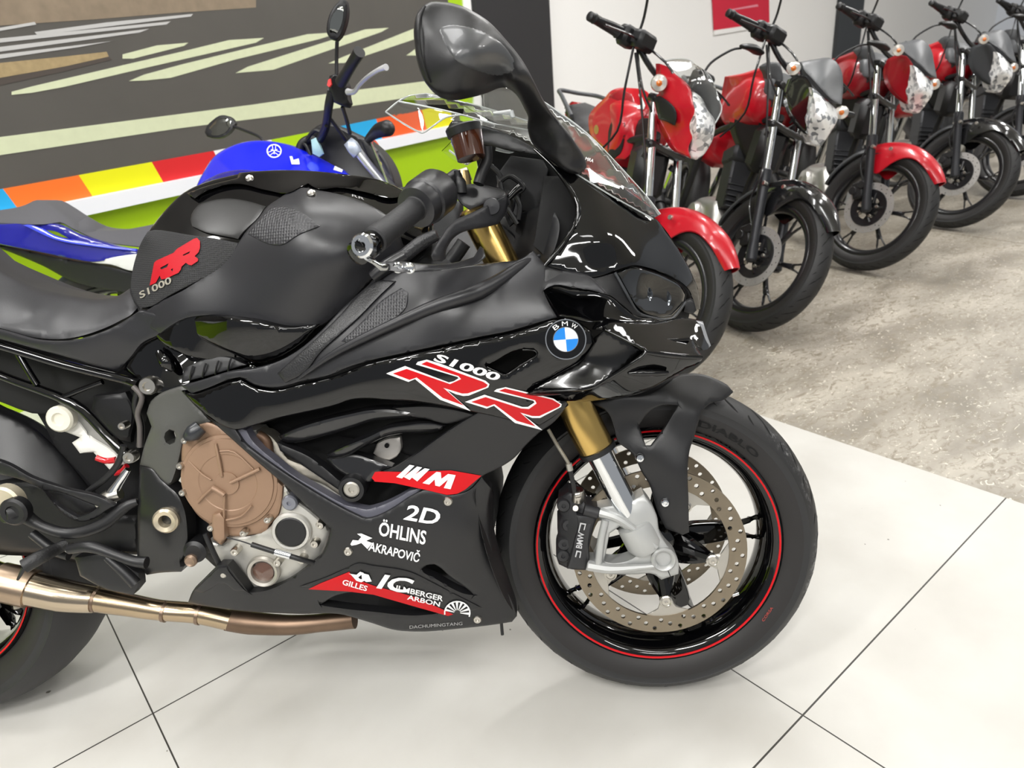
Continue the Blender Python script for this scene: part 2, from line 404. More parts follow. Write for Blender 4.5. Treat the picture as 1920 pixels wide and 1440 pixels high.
# ---------------------------------------------------------------- the setting
def struct(o): o['kind'] = 'structure'; return o
AZ = math.radians(37.94); ea = np.array([math.cos(AZ), math.sin(AZ), 0]); eb = np.array([-math.sin(AZ), math.cos(AZ), 0])
def floor_mat():
    m = mat('porcelain_tiles', 'dcd9d4', .42, spec=.25); N = m.node_tree.nodes; Lk = m.node_tree.links; b = N['Principled BSDF']
    tc = N.new('ShaderNodeTexCoord'); sp = N.new('ShaderNodeSeparateXYZ'); Lk.new(tc.outputs['Object'], sp.inputs[0])
    def line(out, off, per, wd):
        a = N.new('ShaderNodeMath'); a.operation = 'SUBTRACT'; a.inputs[1].default_value = off; Lk.new(out, a.inputs[0])
        p = N.new('ShaderNodeMath'); p.operation = 'WRAP'; p.inputs[1].default_value = -per/2; p.inputs[2].default_value = per/2; Lk.new(a.outputs[0], p.inputs[0])
        q = N.new('ShaderNodeMath'); q.operation = 'ABSOLUTE'; Lk.new(p.outputs[0], q.inputs[0])
        r = N.new('ShaderNodeMath'); r.operation = 'LESS_THAN'; r.inputs[1].default_value = wd; Lk.new(q.outputs[0], r.inputs[0]); return r
    l1 = line(sp.outputs[1], .445, .873, .0017); l2 = line(sp.outputs[0], .955, .905, .0015)
    mx = N.new('ShaderNodeMath'); mx.operation = 'MAXIMUM'; Lk.new(l1.outputs[0], mx.inputs[0])
    lt = N.new('ShaderNodeMath'); lt.operation = 'LESS_THAN'; lt.inputs[1].default_value = 1.3; Lk.new(sp.outputs[0], lt.inputs[0])
    ml = N.new('ShaderNodeMath'); ml.operation = 'MULTIPLY'; Lk.new(l2.outputs[0], ml.inputs[0]); Lk.new(lt.outputs[0], ml.inputs[1]); Lk.new(ml.outputs[0], mx.inputs[1])
    n1 = N.new('ShaderNodeTexNoise'); n1.inputs['Scale'].default_value = 3.2; n1.inputs['Detail'].default_value = 5; Lk.new(tc.outputs['Object'], n1.inputs['Vector'])
    base = N.new('ShaderNodeValToRGB'); base.color_ramp.elements[0].position = .3; base.color_ramp.elements[0].color = S('bcb9b3'); base.color_ramp.elements[1].position = .62; base.color_ramp.elements[1].color = S('cac8c3')
    Lk.new(n1.outputs['Fac'], base.inputs[0])
    n2 = N.new('ShaderNodeTexNoise'); n2.inputs['Scale'].default_value = 36; n2.inputs['Detail'].default_value = 2; Lk.new(tc.outputs['Object'], n2.inputs['Vector'])
    sp2 = N.new('ShaderNodeValToRGB'); sp2.color_ramp.elements[0].position = .215; sp2.color_ramp.elements[0].color = (1,1,1,1); sp2.color_ramp.elements[1].position = .235; sp2.color_ramp.elements[1].color = (0,0,0,1)
    Lk.new(n2.outputs['Fac'], sp2.inputs[0])
    m1 = N.new('ShaderNodeMix'); m1.data_type = 'RGBA'; Lk.new(sp2.outputs[0], m1.inputs['Factor']); Lk.new(base.outputs[0], m1.inputs['A']); m1.inputs['B'].default_value = S('6b675f')
    m2 = N.new('ShaderNodeMix'); m2.data_type = 'RGBA'; Lk.new(mx.outputs[0], m2.inputs['Factor']); Lk.new(m1.outputs['Result'], m2.inputs['A']); m2.inputs['B'].default_value = S('3c3a36')
    Lk.new(m2.outputs['Result'], b.inputs['Base Color'])
    n3 = N.new('ShaderNodeTexNoise'); n3.inputs['Scale'].default_value = 14; n3.inputs['Detail'].default_value = 4; Lk.new(tc.outputs['Object'], n3.inputs['Vector'])
    bp = N.new('ShaderNodeBump'); bp.inputs['Strength'].default_value = .12; bp.inputs['Distance'].default_value = .001; Lk.new(n3.outputs['Fac'], bp.inputs['Height']); Lk.new(bp.outputs['Normal'], b.inputs['Normal'])
    return m
def concrete_mat():
    m = mat('worn_concrete', '9c9484', .42); N = m.node_tree.nodes; Lk = m.node_tree.links; b = N['Principled BSDF']
    tc = N.new('ShaderNodeTexCoord')
    def noise(s, d, dist=0., sc=(1, 1, 1), rough=.5):
        mp = N.new('ShaderNodeMapping'); mp.inputs['Scale'].default_value = sc; Lk.new(tc.outputs['Object'], mp.inputs[0])
        n = N.new('ShaderNodeTexNoise'); n.inputs['Scale'].default_value = s; n.inputs['Detail'].default_value = d; n.inputs['Distortion'].default_value = dist; n.inputs['Roughness'].default_value = rough
        Lk.new(mp.outputs[0], n.inputs['Vector']); return n
    def ramp(src, stops):
        r = N.new('ShaderNodeValToRGB'); e = r.color_ramp.elements
        while len(e) < len(stops): e.new(.5)
        for k, (p, c) in zip(e, stops): k.position = p; k.color = c if isinstance(c, tuple) else S(c)
        Lk.new(src, r.inputs[0]); return r
    def mixc(f, a, bb, mode='MIX'):
        x = N.new('ShaderNodeMix'); x.data_type = 'RGBA'; x.blend_type = mode
        if isinstance(f, float): x.inputs['Factor'].default_value = f
        else: Lk.new(f, x.inputs['Factor'])
        Lk.new(a, x.inputs['A'])
        if isinstance(bb, str): x.inputs['B'].default_value = S(bb)
        else: Lk.new(bb, x.inputs['B'])
        return x.outputs['Result']
    n1 = noise(2.3, 6, .6, (1, 2.2, 1)); c1 = ramp(n1.outputs['Fac'], [(.3, '7d766a'), (.5, '9d968a'), (.72, 'b5aea1')])
    n2 = noise(17, 8, 1.4, (1, 2., 1), .68); k2 = ramp(n2.outputs['Fac'], [(.38, (1,1,1,1)), (.50, (0,0,0,1))])
    col = mixc(k2.outputs[0], c1.outputs[0], '847b6b')
    n3 = noise(24, 5, 2.5, (1, 1.6, 1), .6); k3 = ramp(n3.outputs['Fac'], [(.61, (0,0,0,1)), (.66, (1,1,1,1))])
    col = mixc(k3.outputs[0], col, 'cfc9bb')
    n5 = noise(7, 7, 3., (.6, 3., 1), .7); k5 = ramp(n5.outputs['Fac'], [(.30, (1,1,1,1)), (.335, (0,0,0,1))])
    col = mixc(k5.outputs[0], col, '5f584c')
    Lk.new(col, b.inputs['Base Color'])
    n4 = noise(30, 6, .5, (1, 1, 1), .7); bp = N.new('ShaderNodeBump'); bp.inputs['Strength'].default_value = .35; bp.inputs['Distance'].default_value = .004
    Lk.new(n4.outputs['Fac'], bp.inputs['Height']); Lk.new(bp.outputs['Normal'], b.inputs['Normal'])
    return m
M_f = Matrix.Rotation(AZ, 4, 'Z')
EDGE = 1.937
def slab(name, x0, x1, y0, y1, m, z=0., t=.1):
    V, F = box(((x0+x1)/2, (y0+y1)/2, z - t/2), (x1-x0, y1-y0, t)); o = put(name, V, F, m, None, None); o.matrix_world = M_f; return struct(o)
slab('floor', -6, EDGE, -5, 9, floor_mat())
slab('floor', EDGE, 14, -5, 9, concrete_mat())
slab('ceiling', -6, 14, -5, 9, mat('ceiling_paint', 'f0f0ee', .9), CEIL + .1)
# wall behind the blue motorcycle
PL = np.array([-2.02, 2.59, 0]); dL = np.array([math.cos(math.radians(58.73)), math.sin(math.radians(58.73)), 0]); nL = np.array([dL[1], -dL[0], 0])
def tz(u, v, off=0.):
    q = on_plane(np.array([float(u)]), np.array([float(v)]), PL + nL * off, nL)[0]; return float((q - PL) @ dL), float(q[2])
def wl(t, z, off=0.): return PL + dL * t + nL * off + np.array([0, 0, z])
def wbox(t0, t1, z0, z1, o0, o1, mb=None, m=0):
    V, F = box(wl((t0+t1)/2, (z0+z1)/2, (o0+o1)/2), (t1-t0, o1-o0, z1-z0), (dL, nL, (0, 0, 1)))
    if mb is not None: mb.add(V, F, m); return
    return V, F
LIME = mat('lime_wall_paint', 'a2c800', .45); WPAINT = mat('white_wall_paint', 'f5f4f2', .75, bump=.25, bscale=60)
T_end = tz(872, 60)[0]; T_lime = tz(845, 60)[0]
V, F = wbox(-5, T_end, 0, CEIL, -.12, 0); struct(put('wall_left', V, F, LIME, None, None))
zr1 = tz(134, 409, .03)[1]; zr0b = tz(715, 282, .03)[1]; zr_top = tz(290, 346, .03)[1]
V, F = wbox(-5, T_end, zr1, zr_top, .0, .05); struct(put('trim_1', V, F, mat('white_rail', 'eef0f6', .35), None, None))
# printed street mural above the rail
mural = top('wall_mural', None, 'large printed street mural with pale lane stripes above a coloured block border', 'mural', loc=tuple(wl(0, zr_top)))
inv = mural.matrix_world.inverted()
def flat(name, polys, m, off, parent=mural):
    mb = MB()
    for p in polys:
        P, F, D = mesh2d(p, (), 40, 0, False)
        front = on_plane(P[:, 0], P[:, 1], PL + nL * off, nL); back = front - nL * .0012
        V, FF = solidify(front, F, back); mb.add(V, FF)
    o = mb.build(name, m, parent, None); o.data.transform(Matrix.Translation(-Vector(wl(0, zr_top)))); return o
ASPH = mat('printed_asphalt', '504d48', .7, vary=.12, vscale=3)
V, F = wbox(-5, T_lime, zr_top + .001, CEIL - .01, .0, .004)
o = put('print_sheet', V, F, ASPH, mural, None); o.data.transform(Matrix.Translation(-Vector(wl(0, zr_top))))
PAINT = mat('printed_lane_paint', 'ccd2b0', .7, vary=.07, vscale=25)
flat('lane_stripe', [[(-400,318),(0,257),(250,225),(475,196),(612,176),(845,146),(845,171),(612,206),(340,240),(0,291),(-400,360)]], PAINT, .006)
for s in ([(22,178),(22,172),(60,162),(240,120),(340,97),(430,75),(495,71),(480,80),(340,112),(270,128),(120,163),(60,174)],
          [(242,152),(270,140),(340,121),(475,88),(577,64),(640,60),(600,73),(440,112),(320,146),(272,151)],
          [(442,137),(465,125),(685,55),(729,52),(715,60),(512,131)],
          [(616,119),(640,108),(775,54),(830,40),(800,66),(645,118)],
          [(762,104),(780,91),(842,68),(842,92),(800,104)],
          [(230,110),(230,102),(295,85),(353,80),(345,86),(250,110)]):
    flat('lane_stripe', [s], PAINT, .006)
flat('crossing_stripe', [[(-200,80),(0,52),(65,41),(68,46),(0,58),(-200,88)], [(65,60),(200,42),(362,26),(358,31),(200,50),(70,66)],
     [(-200,95),(0,72),(320,40),(312,46),(0,80),(-200,104)], [(-200,112),(0,88),(280,54),(262,61),(0,97),(-200,122)], [(-200,126),(0,102),(210,77),(150,88),(0,110),(-200,135)]], mat('printed_crossing', 'b9b8b6', .7), .006)
flat('verge', [[(-400,140),(0,118),(120,106),(200,97),(204,106),(120,125),(0,146),(-400,180)]], mat('printed_grass', 'a08c66', .8, vary=.3, vscale=40), .005)
flat('dark_kerb_print', [[(-400,182),(0,147),(120,126),(204,106),(210,112),(120,134),(0,160),(-400,200)]], mat('printed_dark_kerb', '4a423c', .8), .0055)  # dark printed strip along the lower edge of the verge
flat('verge', [[(-400,-120),(480,-200),(480,14),(330,24),(180,36),(0,48),(-400,88)]], mat('printed_earth', '857663', .8, vary=.25, vscale=20), .005)
blocks = [(-150, 5, '1fa3dc'), (5, 147, 'ee7222'), (147, 284, 'e2e000'), (284, 400, 'd01e22'), (400, 508, 'e8e8ea'), (508, 620, 'a9cf00'), (620, 705, '1fa3dc'), (705, 793, 'ea5a1e'), (793, 842, 'd6cf00')]
def topv(u): return float(np.interp(u, [-150, 5, 400, 622, 705, 842], [383, 354, 283, 240, 223, 196]))
zb = zr_top
for u0, u1, c in blocks:
    t0, za = tz(u0, topv(u0), .006); t1, zc = tz(u1, topv(u1), .006)
    sl = .03
    V = [wl(t0, za, .004), wl(t1, zc, .004), wl(t1 + sl, zb, .004), wl(t0 + sl, zb, .004)]; W = [v + nL * .004 for v in V]
    o = put('border_block', V + W, [(0,1,2,3),(7,6,5,4),(0,4,5,1),(1,5,6,2),(2,6,7,3),(3,7,4,0)], mat('printed_block_' + c, c, .5), mural, None, fixn=True)
    o.data.transform(Matrix.Translation(-Vector(wl(0, zr_top))))
# white edge, black pillar, white wall
T_w = tz(886, 60)[0]; V, F = wbox(T_end, T_w, 0, CEIL, -.12, .01); struct(put('trim_2', V, F, WPAINT, None, None))
T_p = tz(1035, 100, .05)[0]; V, F = wbox(T_w, T_p, 0, CEIL, -.3, .05); struct(put('wall_pillar', V, F, mat('black_wall_paint', '232224', .6), None, None))
pc = wl(T_p, 0, -.1)
def wr(a, z, off=0.): return pc + ea * a - eb * off + np.array([0, 0, z])
V, F = box(wr(5, CEIL/2, -.06), (10.6, .12, CEIL), (ea, eb, (0, 0, 1))); struct(put('wall_back', V, F, WPAINT, None, None))
def ar(u, v, off=0.):
    q = on_plane(np.array([float(u)]), np.array([float(v)]), pc - eb * off, eb)[0]; return float((q - pc) @ ea), float(q[2])
a0, z0 = ar(1569, 50, .03); a1, _ = ar(1613, 50, .03)
V, F = box(wr((a0+a1)/2, CEIL/2, .02), (a1-a0, .06, CEIL), (ea, eb, (0, 0, 1))); struct(put('wall_pillar', V, F, mat('dark_pillar_paint', '333639', .5), None, None))
# red banner
bn = top('hanging_banner', None, 'red cloth banner with a white hem hanging on the white wall', 'banner', loc=tuple(wr(*ar(1390, 30))))
def bq(u, v, off): return on_plane(np.array([float(u)]), np.array([float(v)]), pc - eb * off, eb)[0]
def bquad(name, pts, m, o0, o1):
    A = [bq(u, v, o0) for u, v in pts]; B = [a - eb * (o1 - o0) for a in A]; n = len(A)
    o = put(name, A + B, [tuple(range(n)), tuple(range(n, 2*n))[::-1]] + [(i, (i+1) % n, n + (i+1) % n, n + i) for i in range(n)], m, bn, None, fixn=True)
    o.data.transform(Matrix.Translation(-Vector(bn.location)))
bquad('cloth', [(1331,-75),(1440,-90),(1442,42),(1338,57)], mat('banner_cloth', 'd0203c', .7, vary=.08, vscale=4), .01, .016)
bquad('hem', [(1338,57),(1442,42),(1442,49),(1338,66)], WPAINT, .008, .022)
bquad('print', [(1362,19),(1420,8),(1422,12),(1362,21)], mat('banner_print', 'e890a0', .7), .016, .018)
# ceiling lamps
LM = mat('lamp_diffuser', 'ffffff', .5, emit=9.); LB = mat('lamp_body', 'e8e8e8', .5)
for i, (x, y, a) in enumerate(LAMPS):
    r = top('ceiling_lamp', None, 'long white linear ceiling lamp, unseen, placed to light the showroom floor', 'ceiling lamp', 'linear ceiling lamps', (x, y, CEIL)); r.rotation_euler = (0, 0, AZ)
    V, F = box((0, 0, -.03), (1.6, .36, .06), bev=.008); put('lamp_housing', V, F, LB, r, 30)
    V, F = box((0, 0, -.068), (1.52, .31, .015), bev=.004); put('diffuser', V, F, LM, r, 30)

# expansion joint in the concrete
def fl(u, v): return on_plane(np.array([float(u)]), np.array([float(v)]), (0, 0, .0006), (0, 0, 1))[0]
V, F = tube([fl(1690, 424), fl(1738, 431), fl(1920, 457), fl(2100, 483)], .003, 6, 1, flat=.15); struct(put('trim_3', V, F, mat('joint_filler', '6a6356', .8), None, None))
# ================================================================ the black sport motorcycle
BK = lean_frame(.2376, 1.0480, -4.2, 13.5)
bike = top('sport_motorcycle', BK, 'large black sport motorcycle with red RR lettering and gold forks on pale tiles', 'motorcycle')
def bp_(u, v, y, ax=1): return BK.q(np.array([float(u)]), np.array([float(v)]), y, ax)[0]
def bpts(L): return [bp_(*p) for p in L]
def cst(y): return lambda q: np.full(len(q), float(y))
SIDE = [(345,725,-.175),(440,700,-.19),(480,790,-.19),(600,650,-.2),(620,560,-.17),(700,530,-.165),(745,470,-.15),(700,620,-.21),
 (800,560,-.215),(830,647,-.228),(900,600,-.228),(870,500,-.18),(960,520,-.205),(1000,460,-.17),(1060,400,-.16),(960,620,-.236),(1045,595,-.236),(1063,635,-.236),(780,720,-.228),(900,760,-.22),(1000,800,-.2),(965,858,-.185),(1100,700,-.225),(905,890,-.185),(850,860,-.19),(700,900,-.182),
 (444,808,-.19),(530,890,-.19),(622,990,-.185),(700,960,-.187),(760,1000,-.19),(840,930,-.19),(800,1080,-.168),(640,1110,-.155),(400,1100,-.16),(770,1183,-.11),(950,1165,-.10),(890,1000,-.175),(925,988,-.14),(540,1150,-.12),(357,1130,-.13)]
FS = tps([p[:2] for p in SIDE], [p[2] for p in SIDE])
TANK = [(250,520,-.07),(262,470,-.05),(285,425,-.035),(310,395,-.03),(345,362,-.02),(385,342,-.01),(470,322,0),(560,326,.0),(640,330,0),(700,340,-.01),(770,365,-.02),(277,433,-.05),(344,439,-.10),(446,456,-.145),(411,504,-.15),(365,529,-.152),(273,577,-.13),(246,556,-.09),(300,500,-.12),
 (502,387,-.12),(420,405,-.10),(565,352,-.085),(640,365,-.09),(731,411,-.11),(620,430,-.172),(520,500,-.18),(640,480,-.182),(400,585,-.165),(540,610,-.165),(640,570,-.155),(700,520,-.14),(290,625,-.15),(560,650,-.15),(430,690,-.15)]
FT = tps([p[:2] for p in TANK], [p[2] for p in TANK])
# ---- wheels
def make_wheel(parent, c, R, rimr, hw, tw, groove=True, spokes=5, a0=3., name='front_wheel', twin=True, tape=True, rimm=None, spm=None, thick=.017, fn=None, sw=.0135, gstep=15, tsec=None, seg=96, tm=None):
    rimm = rimm or GLOSS; spm = spm or rimm; c = np.array(c, float); d = (0, 1, 0); s = rimr / .2222
    prof = [(.2222,-.0525),(.2262,-.0500),(.2262,-.0455),(.2165,-.0400),(.205,-.020),(.2015,0),(.205,.020),(.2165,.0400),(.2262,.0455),(.2262,.0500),(.2222,.0525),(.214,.0515),(.2055,.044),(.1985,.030),(.1945,.012),(.1945,-.012),(.1985,-.030),(.2055,-.044),(.214,-.0515)]
    k = hw / .0525
    mb = MB(); mb.add(*lathe([(r*s, t*k) for r, t in prof], c, d, seg, close=True))
    rim = mb.build(name, rimm, parent, 35, fn=fn)
    mb = MB()
    B = R - rimr
    t1 = [(rimr*1.0+.001,-hw*.88),(rimr+.10*B,-hw*1.0),(rimr+.32*B,-tw*.985),(rimr+.47*B,-tw)]
    t2 = [(rimr+.47*B,-tw),(rimr+.60*B,-tw*.985),(rimr+.62*B,-tw*1.0),(rimr+.76*B,-tw*.86),(rimr+.88*B,-tw*.63),(rimr+.965*B,-tw*.33),(R,0)]
    mb.add(*lathe(t1, c, d, seg), 1); mb.F.pop(); mb.F.pop(); mb.M.pop(); mb.M.pop()
    full = t2 + [(r, -t) for r, t in t2[::-1][1:]]
    V, F = lathe(full, c, d, seg); mb.add(V, F[:-2], 0)
    V, F = lathe([(r, -t) for r, t in t1[::-1]], c, d, seg); mb.add(V, F[:-2], 1)
    x, y, dd = basis(d)
    if groove:
        pr = np.array(t2[1:]); L = np.concatenate([[0], np.cumsum(np.hypot(*np.diff(pr, axis=0).T))])
        def P(a, q, up=.0005, sgn=1):
            q = q * L[-1]; r = np.interp(q, L, pr[:, 0]) + up; t = np.interp(q, L, pr[:, 1])
            return c + np.array([math.cos(a) * r, t * sgn, math.sin(a) * r])
        for i in range(int(360 / gstep)):
            for sgn in (-1, 1):
                b = math.radians(i * gstep + (gstep / 2 if sgn > 0 else 0)) - 1.2
                for (q0, q1, da, wd, o) in ((.30, .62, .085, .0036, 0), (.52, .9, .10, .003, .06), (.2, .42, .05, .0026, .14)):
                    V = []; n = 6
                    for j in range(n + 1):
                        t = j / n; q = q0 + (q1 - q0) * t; a = b + o + da * t * (1.6 - .6 * t); ww = wd * math.sin(math.pi * (t * .86 + .07)) / R
                        V += [P(a - ww, q, sgn=sgn), P(a + ww, q, sgn=sgn)]
                    mb.add(V, [(2*j, 2*j+1, 2*j+3, 2*j+2) for j in range(n)], 2)
    mb.build('tyre', [tm or RUBB, RUBB2, GROOVE], rim, 50, fn=fn)
    if tape:
        mb = MB()
        for sg in (-1, 1): mb.add(*lathe([(.2178*s, sg*(hw+.0006)), (.2209*s, sg*(hw+.0015)), (.2209*s, sg*(hw+.0005)), (.2178*s, sg*(hw-.0006))], c, d, 96, close=True))
        mb.build('wheel_stripe', RED, rim, 30, label='thin red stripe around the rim', fn=fn)
    for i in range(spokes):
        a = math.radians(a0 + i * 360 / spokes)
        def pl(r, da): return (r*s*math.cos(a+da) , r*s*math.sin(a+da))
        w = sw
        out = [pl(.028, -.5), pl(.06, -w/.06*1.35), pl(.12, -w/.12*1.25), pl(.160, -.098), pl(.2015, -.135), pl(.2015, .135), pl(.160, .098), pl(.12, w/.12*1.25), pl(.06, w/.06*1.35), pl(.028, .5)]
        hole = [pl(.150, -.03), pl(.193, -.085), pl(.193, .085), pl(.150, .03)]
        V, F = sidebody('spoke', out, thick, None, None, r=.008, g=.02, holes=[hole] if twin else (), corner=25, build=False)
        V = [np.array(v) + c for v in V]
        if fn: V = [fn(v) for v in V]
        put('spoke', V, F, spm, rim, 45, fixn=True)
    mb = MB(); mb.add(*lathe([(.026,-.045),(.034,-.04),(.036,-.02),(.034,.02),(.036,.04),(.026,.045)], c, d, 32))
    mb.build('hub', spm, rim, 40, fn=fn)
    return rim
def disc_mesh(c, y, ro, ri, th, n=20, hr=.0042, rows=(.25, .5, .75), lobes=None, g=7):
    """perforated brake disc in the wheel plane"""
    P2 = lambda r, a: (r*math.cos(a)*1000, r*math.sin(a)*1000)
    out = [P2(ro, 2*math.pi*i/72) for i in range(72)]; holes = [[P2(ri, 2*math.pi*i/56) for i in range(56)]]
    for i in range(n):
        for j, q in enumerate(rows):
            a = 2*math.pi*(i + (j*.37) % 1)/n; r = ri + (ro-ri)*q; cx_, cy_ = r*math.cos(a)*1000, r*math.sin(a)*1000
            holes.append([(cx_ + hr*1000*math.cos(k*math.pi/4), cy_ + hr*1000*math.sin(k*math.pi/4)) for k in range(8)])
    P, F, D = mesh2d(out, holes, g, 0, False)
    A = np.stack([P[:, 0]/1000 + c[0], np.full(len(P), y), P[:, 1]/1000 + c[2]], 1); B = A + np.array([0, th, 0])
    return solidify(A, F, B)
AX = (0, 0, .300)
wf = make_wheel(bike, AX, .300, .2222, .0525, .0595, name='front_wheel', tm=RUBBD, sw=.016)
cd_a = [-12, 60, 132, 204, -84]
for sg in (-1, 1):
    y = sg * .072 - .0025
    V, F = disc_mesh(AX, y, .1555, .124, .005); dsk = put('brake_disc', V, F, DISC, wf, 30, fixn=True)
    for a in cd_a:
        a = math.radians(a)
        def pl(r, da): return (AX[0] + r*math.cos(a+da), AX[2] + r*math.sin(a+da))
        lob = [pl(.1245, -.32), pl(.110, -.15), pl(.098, -.115), pl(.086, -.06), pl(.086, .06), pl(.098, .115), pl(.110, .15), pl(.1245, .32), pl(.1262, .1), pl(.1262, -.1)]
        V, F = sidebody('disc_carrier', lob, .0022, None, None, r=.002, g=.012, y0=sg*.071, build=False, corner=25); put('disc_carrier', V, F, CARRIER, dsk, 30, fixn=True)
        p = np.array([AX[0] + .0965*math.cos(a), sg*.062, AX[2] + .0965*math.sin(a)])
        V, F = lathe([(.0105, 0), (.0115, .002), (.0115, .012), (.0085, .0135), (.0075, .0125), (.003, .0125), (.0028, .010), (0, .010)], p, (0, sg, 0), 20); put('disc_bolt', V, F, STEEL, dsk, 35, fixn=True)
        V, F = tube([np.array([AX[0]+.03*math.cos(a), sg*.03, AX[2]+.03*math.sin(a)]), np.array([AX[0]+.06*math.cos(a), sg*.045, AX[2]+.06*math.sin(a)]), p + np.array([0, sg*.002, 0])], [.014, .012, .011], 8); put('disc_mount', V, F, GLOSS, dsk, 40, fixn=True)
for a in cd_a:
    a = math.radians(a)
    for da in (-.72, .72):
        V, F = tube([np.array([AX[0]+.034*math.cos(a+da), -.02, AX[2]+.034*math.sin(a+da)]), np.array([AX[0]+.065*math.cos(a+da*.35), -.045, AX[2]+.065*math.sin(a+da*.35)]), np.array([AX[0]+.0955*math.cos(a), -.058, AX[2]+.0955*math.sin(a)])], [.013, .0085, .0085], 8); put('hub_web', V, F, GLOSS, wf, 40, fixn=True)
# moulded tyre words
mb = MB(); V, F = text_mesh('DIABLO', .02)
def tyw(v, a0, a1, r0, r1):
    a = a0 + (a1 - a0) * v[0]; r = r0 + (r1 - r0) * v[1]; return np.array([AX[0] + r*math.cos(a), -.0605, AX[2] + r*math.sin(a)])
mb.add([tyw(v, 1.25, .75, .238, .249) for v in V], F); mb.build('tyre_lettering', GROOVE, wf, None)
mb = MB(); mb.add(*cyl((-.004+AX[0], -.10, AX[2]), (AX[0], .12, AX[2]), .0125, seg=24)); mb.build('axle', STEEL, bike)
V, F = tube([bp_(1384,1112,-.05), bp_(1373,1116,-.052)], .0045, 10); put('tyre_valve', V, F, CHROME, wf)
V, F = box(bp_(1395, 1139, -.047), (.012, .002, .032), None); # rim sticker
# red tyre mark and moulded words on the tyre
mb = MB(); text_px(BK, 'm', 'CORSA', (1432,1166), (1450,1140), (1428,1163), None, None, cst(-.0605), 0, .0, mb=mb); mb.build('tyre_marking', mat('tyre_mark_red', 'b04038', .6), wf, None)
# ---- front fork
f_ax = np.array([-.198, 0, .456]); f_ax /= np.linalg.norm(f_ax)
gb = bp_(1117, 838, -.105); gp = lambda s, y=-.105: np.array([gb[0], y, gb[2]]) + f_ax * s
for sg in (-1, 1):
    mb = MB(); y = .105 * sg
    mb.add(*lathe([(.024, -.004), (.0305, -.001), (.0305, .004), (.0312, .01), (.0312, .05), (.029, .075), (.0265, .12), (.0265, .20), (.0275, .24), (.0275, .43), (.0275, .445), (.024, .449)], gp(0, y), f_ax, 36)); mb.build('fork_tube', GOLD, bike, 35, label='gold anodised fork tube')
    mb = MB(); mb.add(*cyl(gp(-.17, y), gp(.02, y), .0222, seg=32)); mb.build('fork_slider', CHROME, bike, 35, label='chromed fork slider')
    mb = MB(); mb.add(*lathe([(.0225, -.011), (.0325, -.011), (.0335, -.002), (.0225, .001)], gp(0, y), f_ax, 36)); mb.build('dust_seal', DARK, bike)
# far lower leg
mb = MB(); mb.add(*tube([gp(-.14, .105), gp(-.2, .105), (AX[0], .105, AX[2])], [.026, .026, .024], 14)); mb.build('fork_foot', SILVP, bike)
# near fork foot with brake mount
ff = [(1121,952),(1159,945),(1180,940),(1207,926),(1221,945),(1231,965),(1237,998),(1251,1022),(1269,1043),(1273,1062),(1272,1076),(1257,1081),(1240,1087),(1226,1077),(1190,1077),(1140,1076),(1098,1069),(1100,1050),(1115,1051),(1122,1030),(1129,1000),(1133,985),(1124,972),(1121,970)]
hole = [(1143,1000),(1162,987),(1180,998),(1203,1022),(1199,1036),(1190,1044),(1148,1055),(1133,1053)]
hole2 = [(1138,976),(1160,983),(1146,993),(1138,1010),(1135,1005)]
panel(BK, 'fork_foot', ff, SILVP, bike, ctrl=[(1121,955,-.108),(1200,940,-.122),(1190,965,-.128),(1230,990,-.122),(1244,1048,-.122),(1100,1060,-.11),(1160,1065,-.112),(1215,1000,-.126),(1190,1075,-.112),(1165,945,-.12)], holes=[hole], th=.035, rd=4, rm=.005, g=7)
mb = MB(); mb.add(*lathe([(.0245, -.010), (.0315, -.007), (.0325, .0), (.0325, .032), (.026, .045)], gp(-.160, -.105), -f_ax, 30)); mb.build('fork_clamp', SILVP, bike)
mb = MB(); mb.add(*tube([bp_(1135,975,-.115), bp_(1127,1012,-.118), bp_(1122,1056,-.116)], .0068, 10)); mb.add(*tube([bp_(1126,960,-.115), bp_(1160,972,-.125), bp_(1200,1000,-.13), bp_(1232,1026,-.13)], [.009, .007, .005, .004], 8)); mb.add(*tube([bp_(1104,1060,-.113), bp_(1145,1066,-.12), bp_(1200,1063,-.122), bp_(1232,1060,-.126)], [.010, .009, .005, .004], 8)); mb.build('mount_rib', SILVP, bike)
axc = bp_(1244, 1048, -.124)
mb = MB(); mb.add(*lathe([(.0215, .022), (.0215, -.004), (.019, -.007), (.0165, -.006), (.0135, -.002), (.0135, .02), (0, .02)], axc, (0, 1, 0), 36)); mb.build('axle_collar', [SILVP], bike, 35)
mb = MB(); mb.add(*lathe([(.0132, .008), (.0105, .006), (.0100, .016), (0, .016)], axc, (0, 1, 0), 6)); mb.build('axle_nut', mat('oily_steel', '6e5a3c', .35, .8), bike, 20)
mb = MB(); mb.add(*lathe([(.0105, .006), (.0100, .0045), (0, .005)], axc, (0, 1, 0), 24)); mb.build('axle_bore', mat('axle_bore_dark', '2a241c', .4, .5), bike, 30)
V, F = tube([bp_(1250,1064,-.127), bp_(1258,1083,-.127)], .0008, 5); put('clamp_slot', V, F, DEEP, bike)
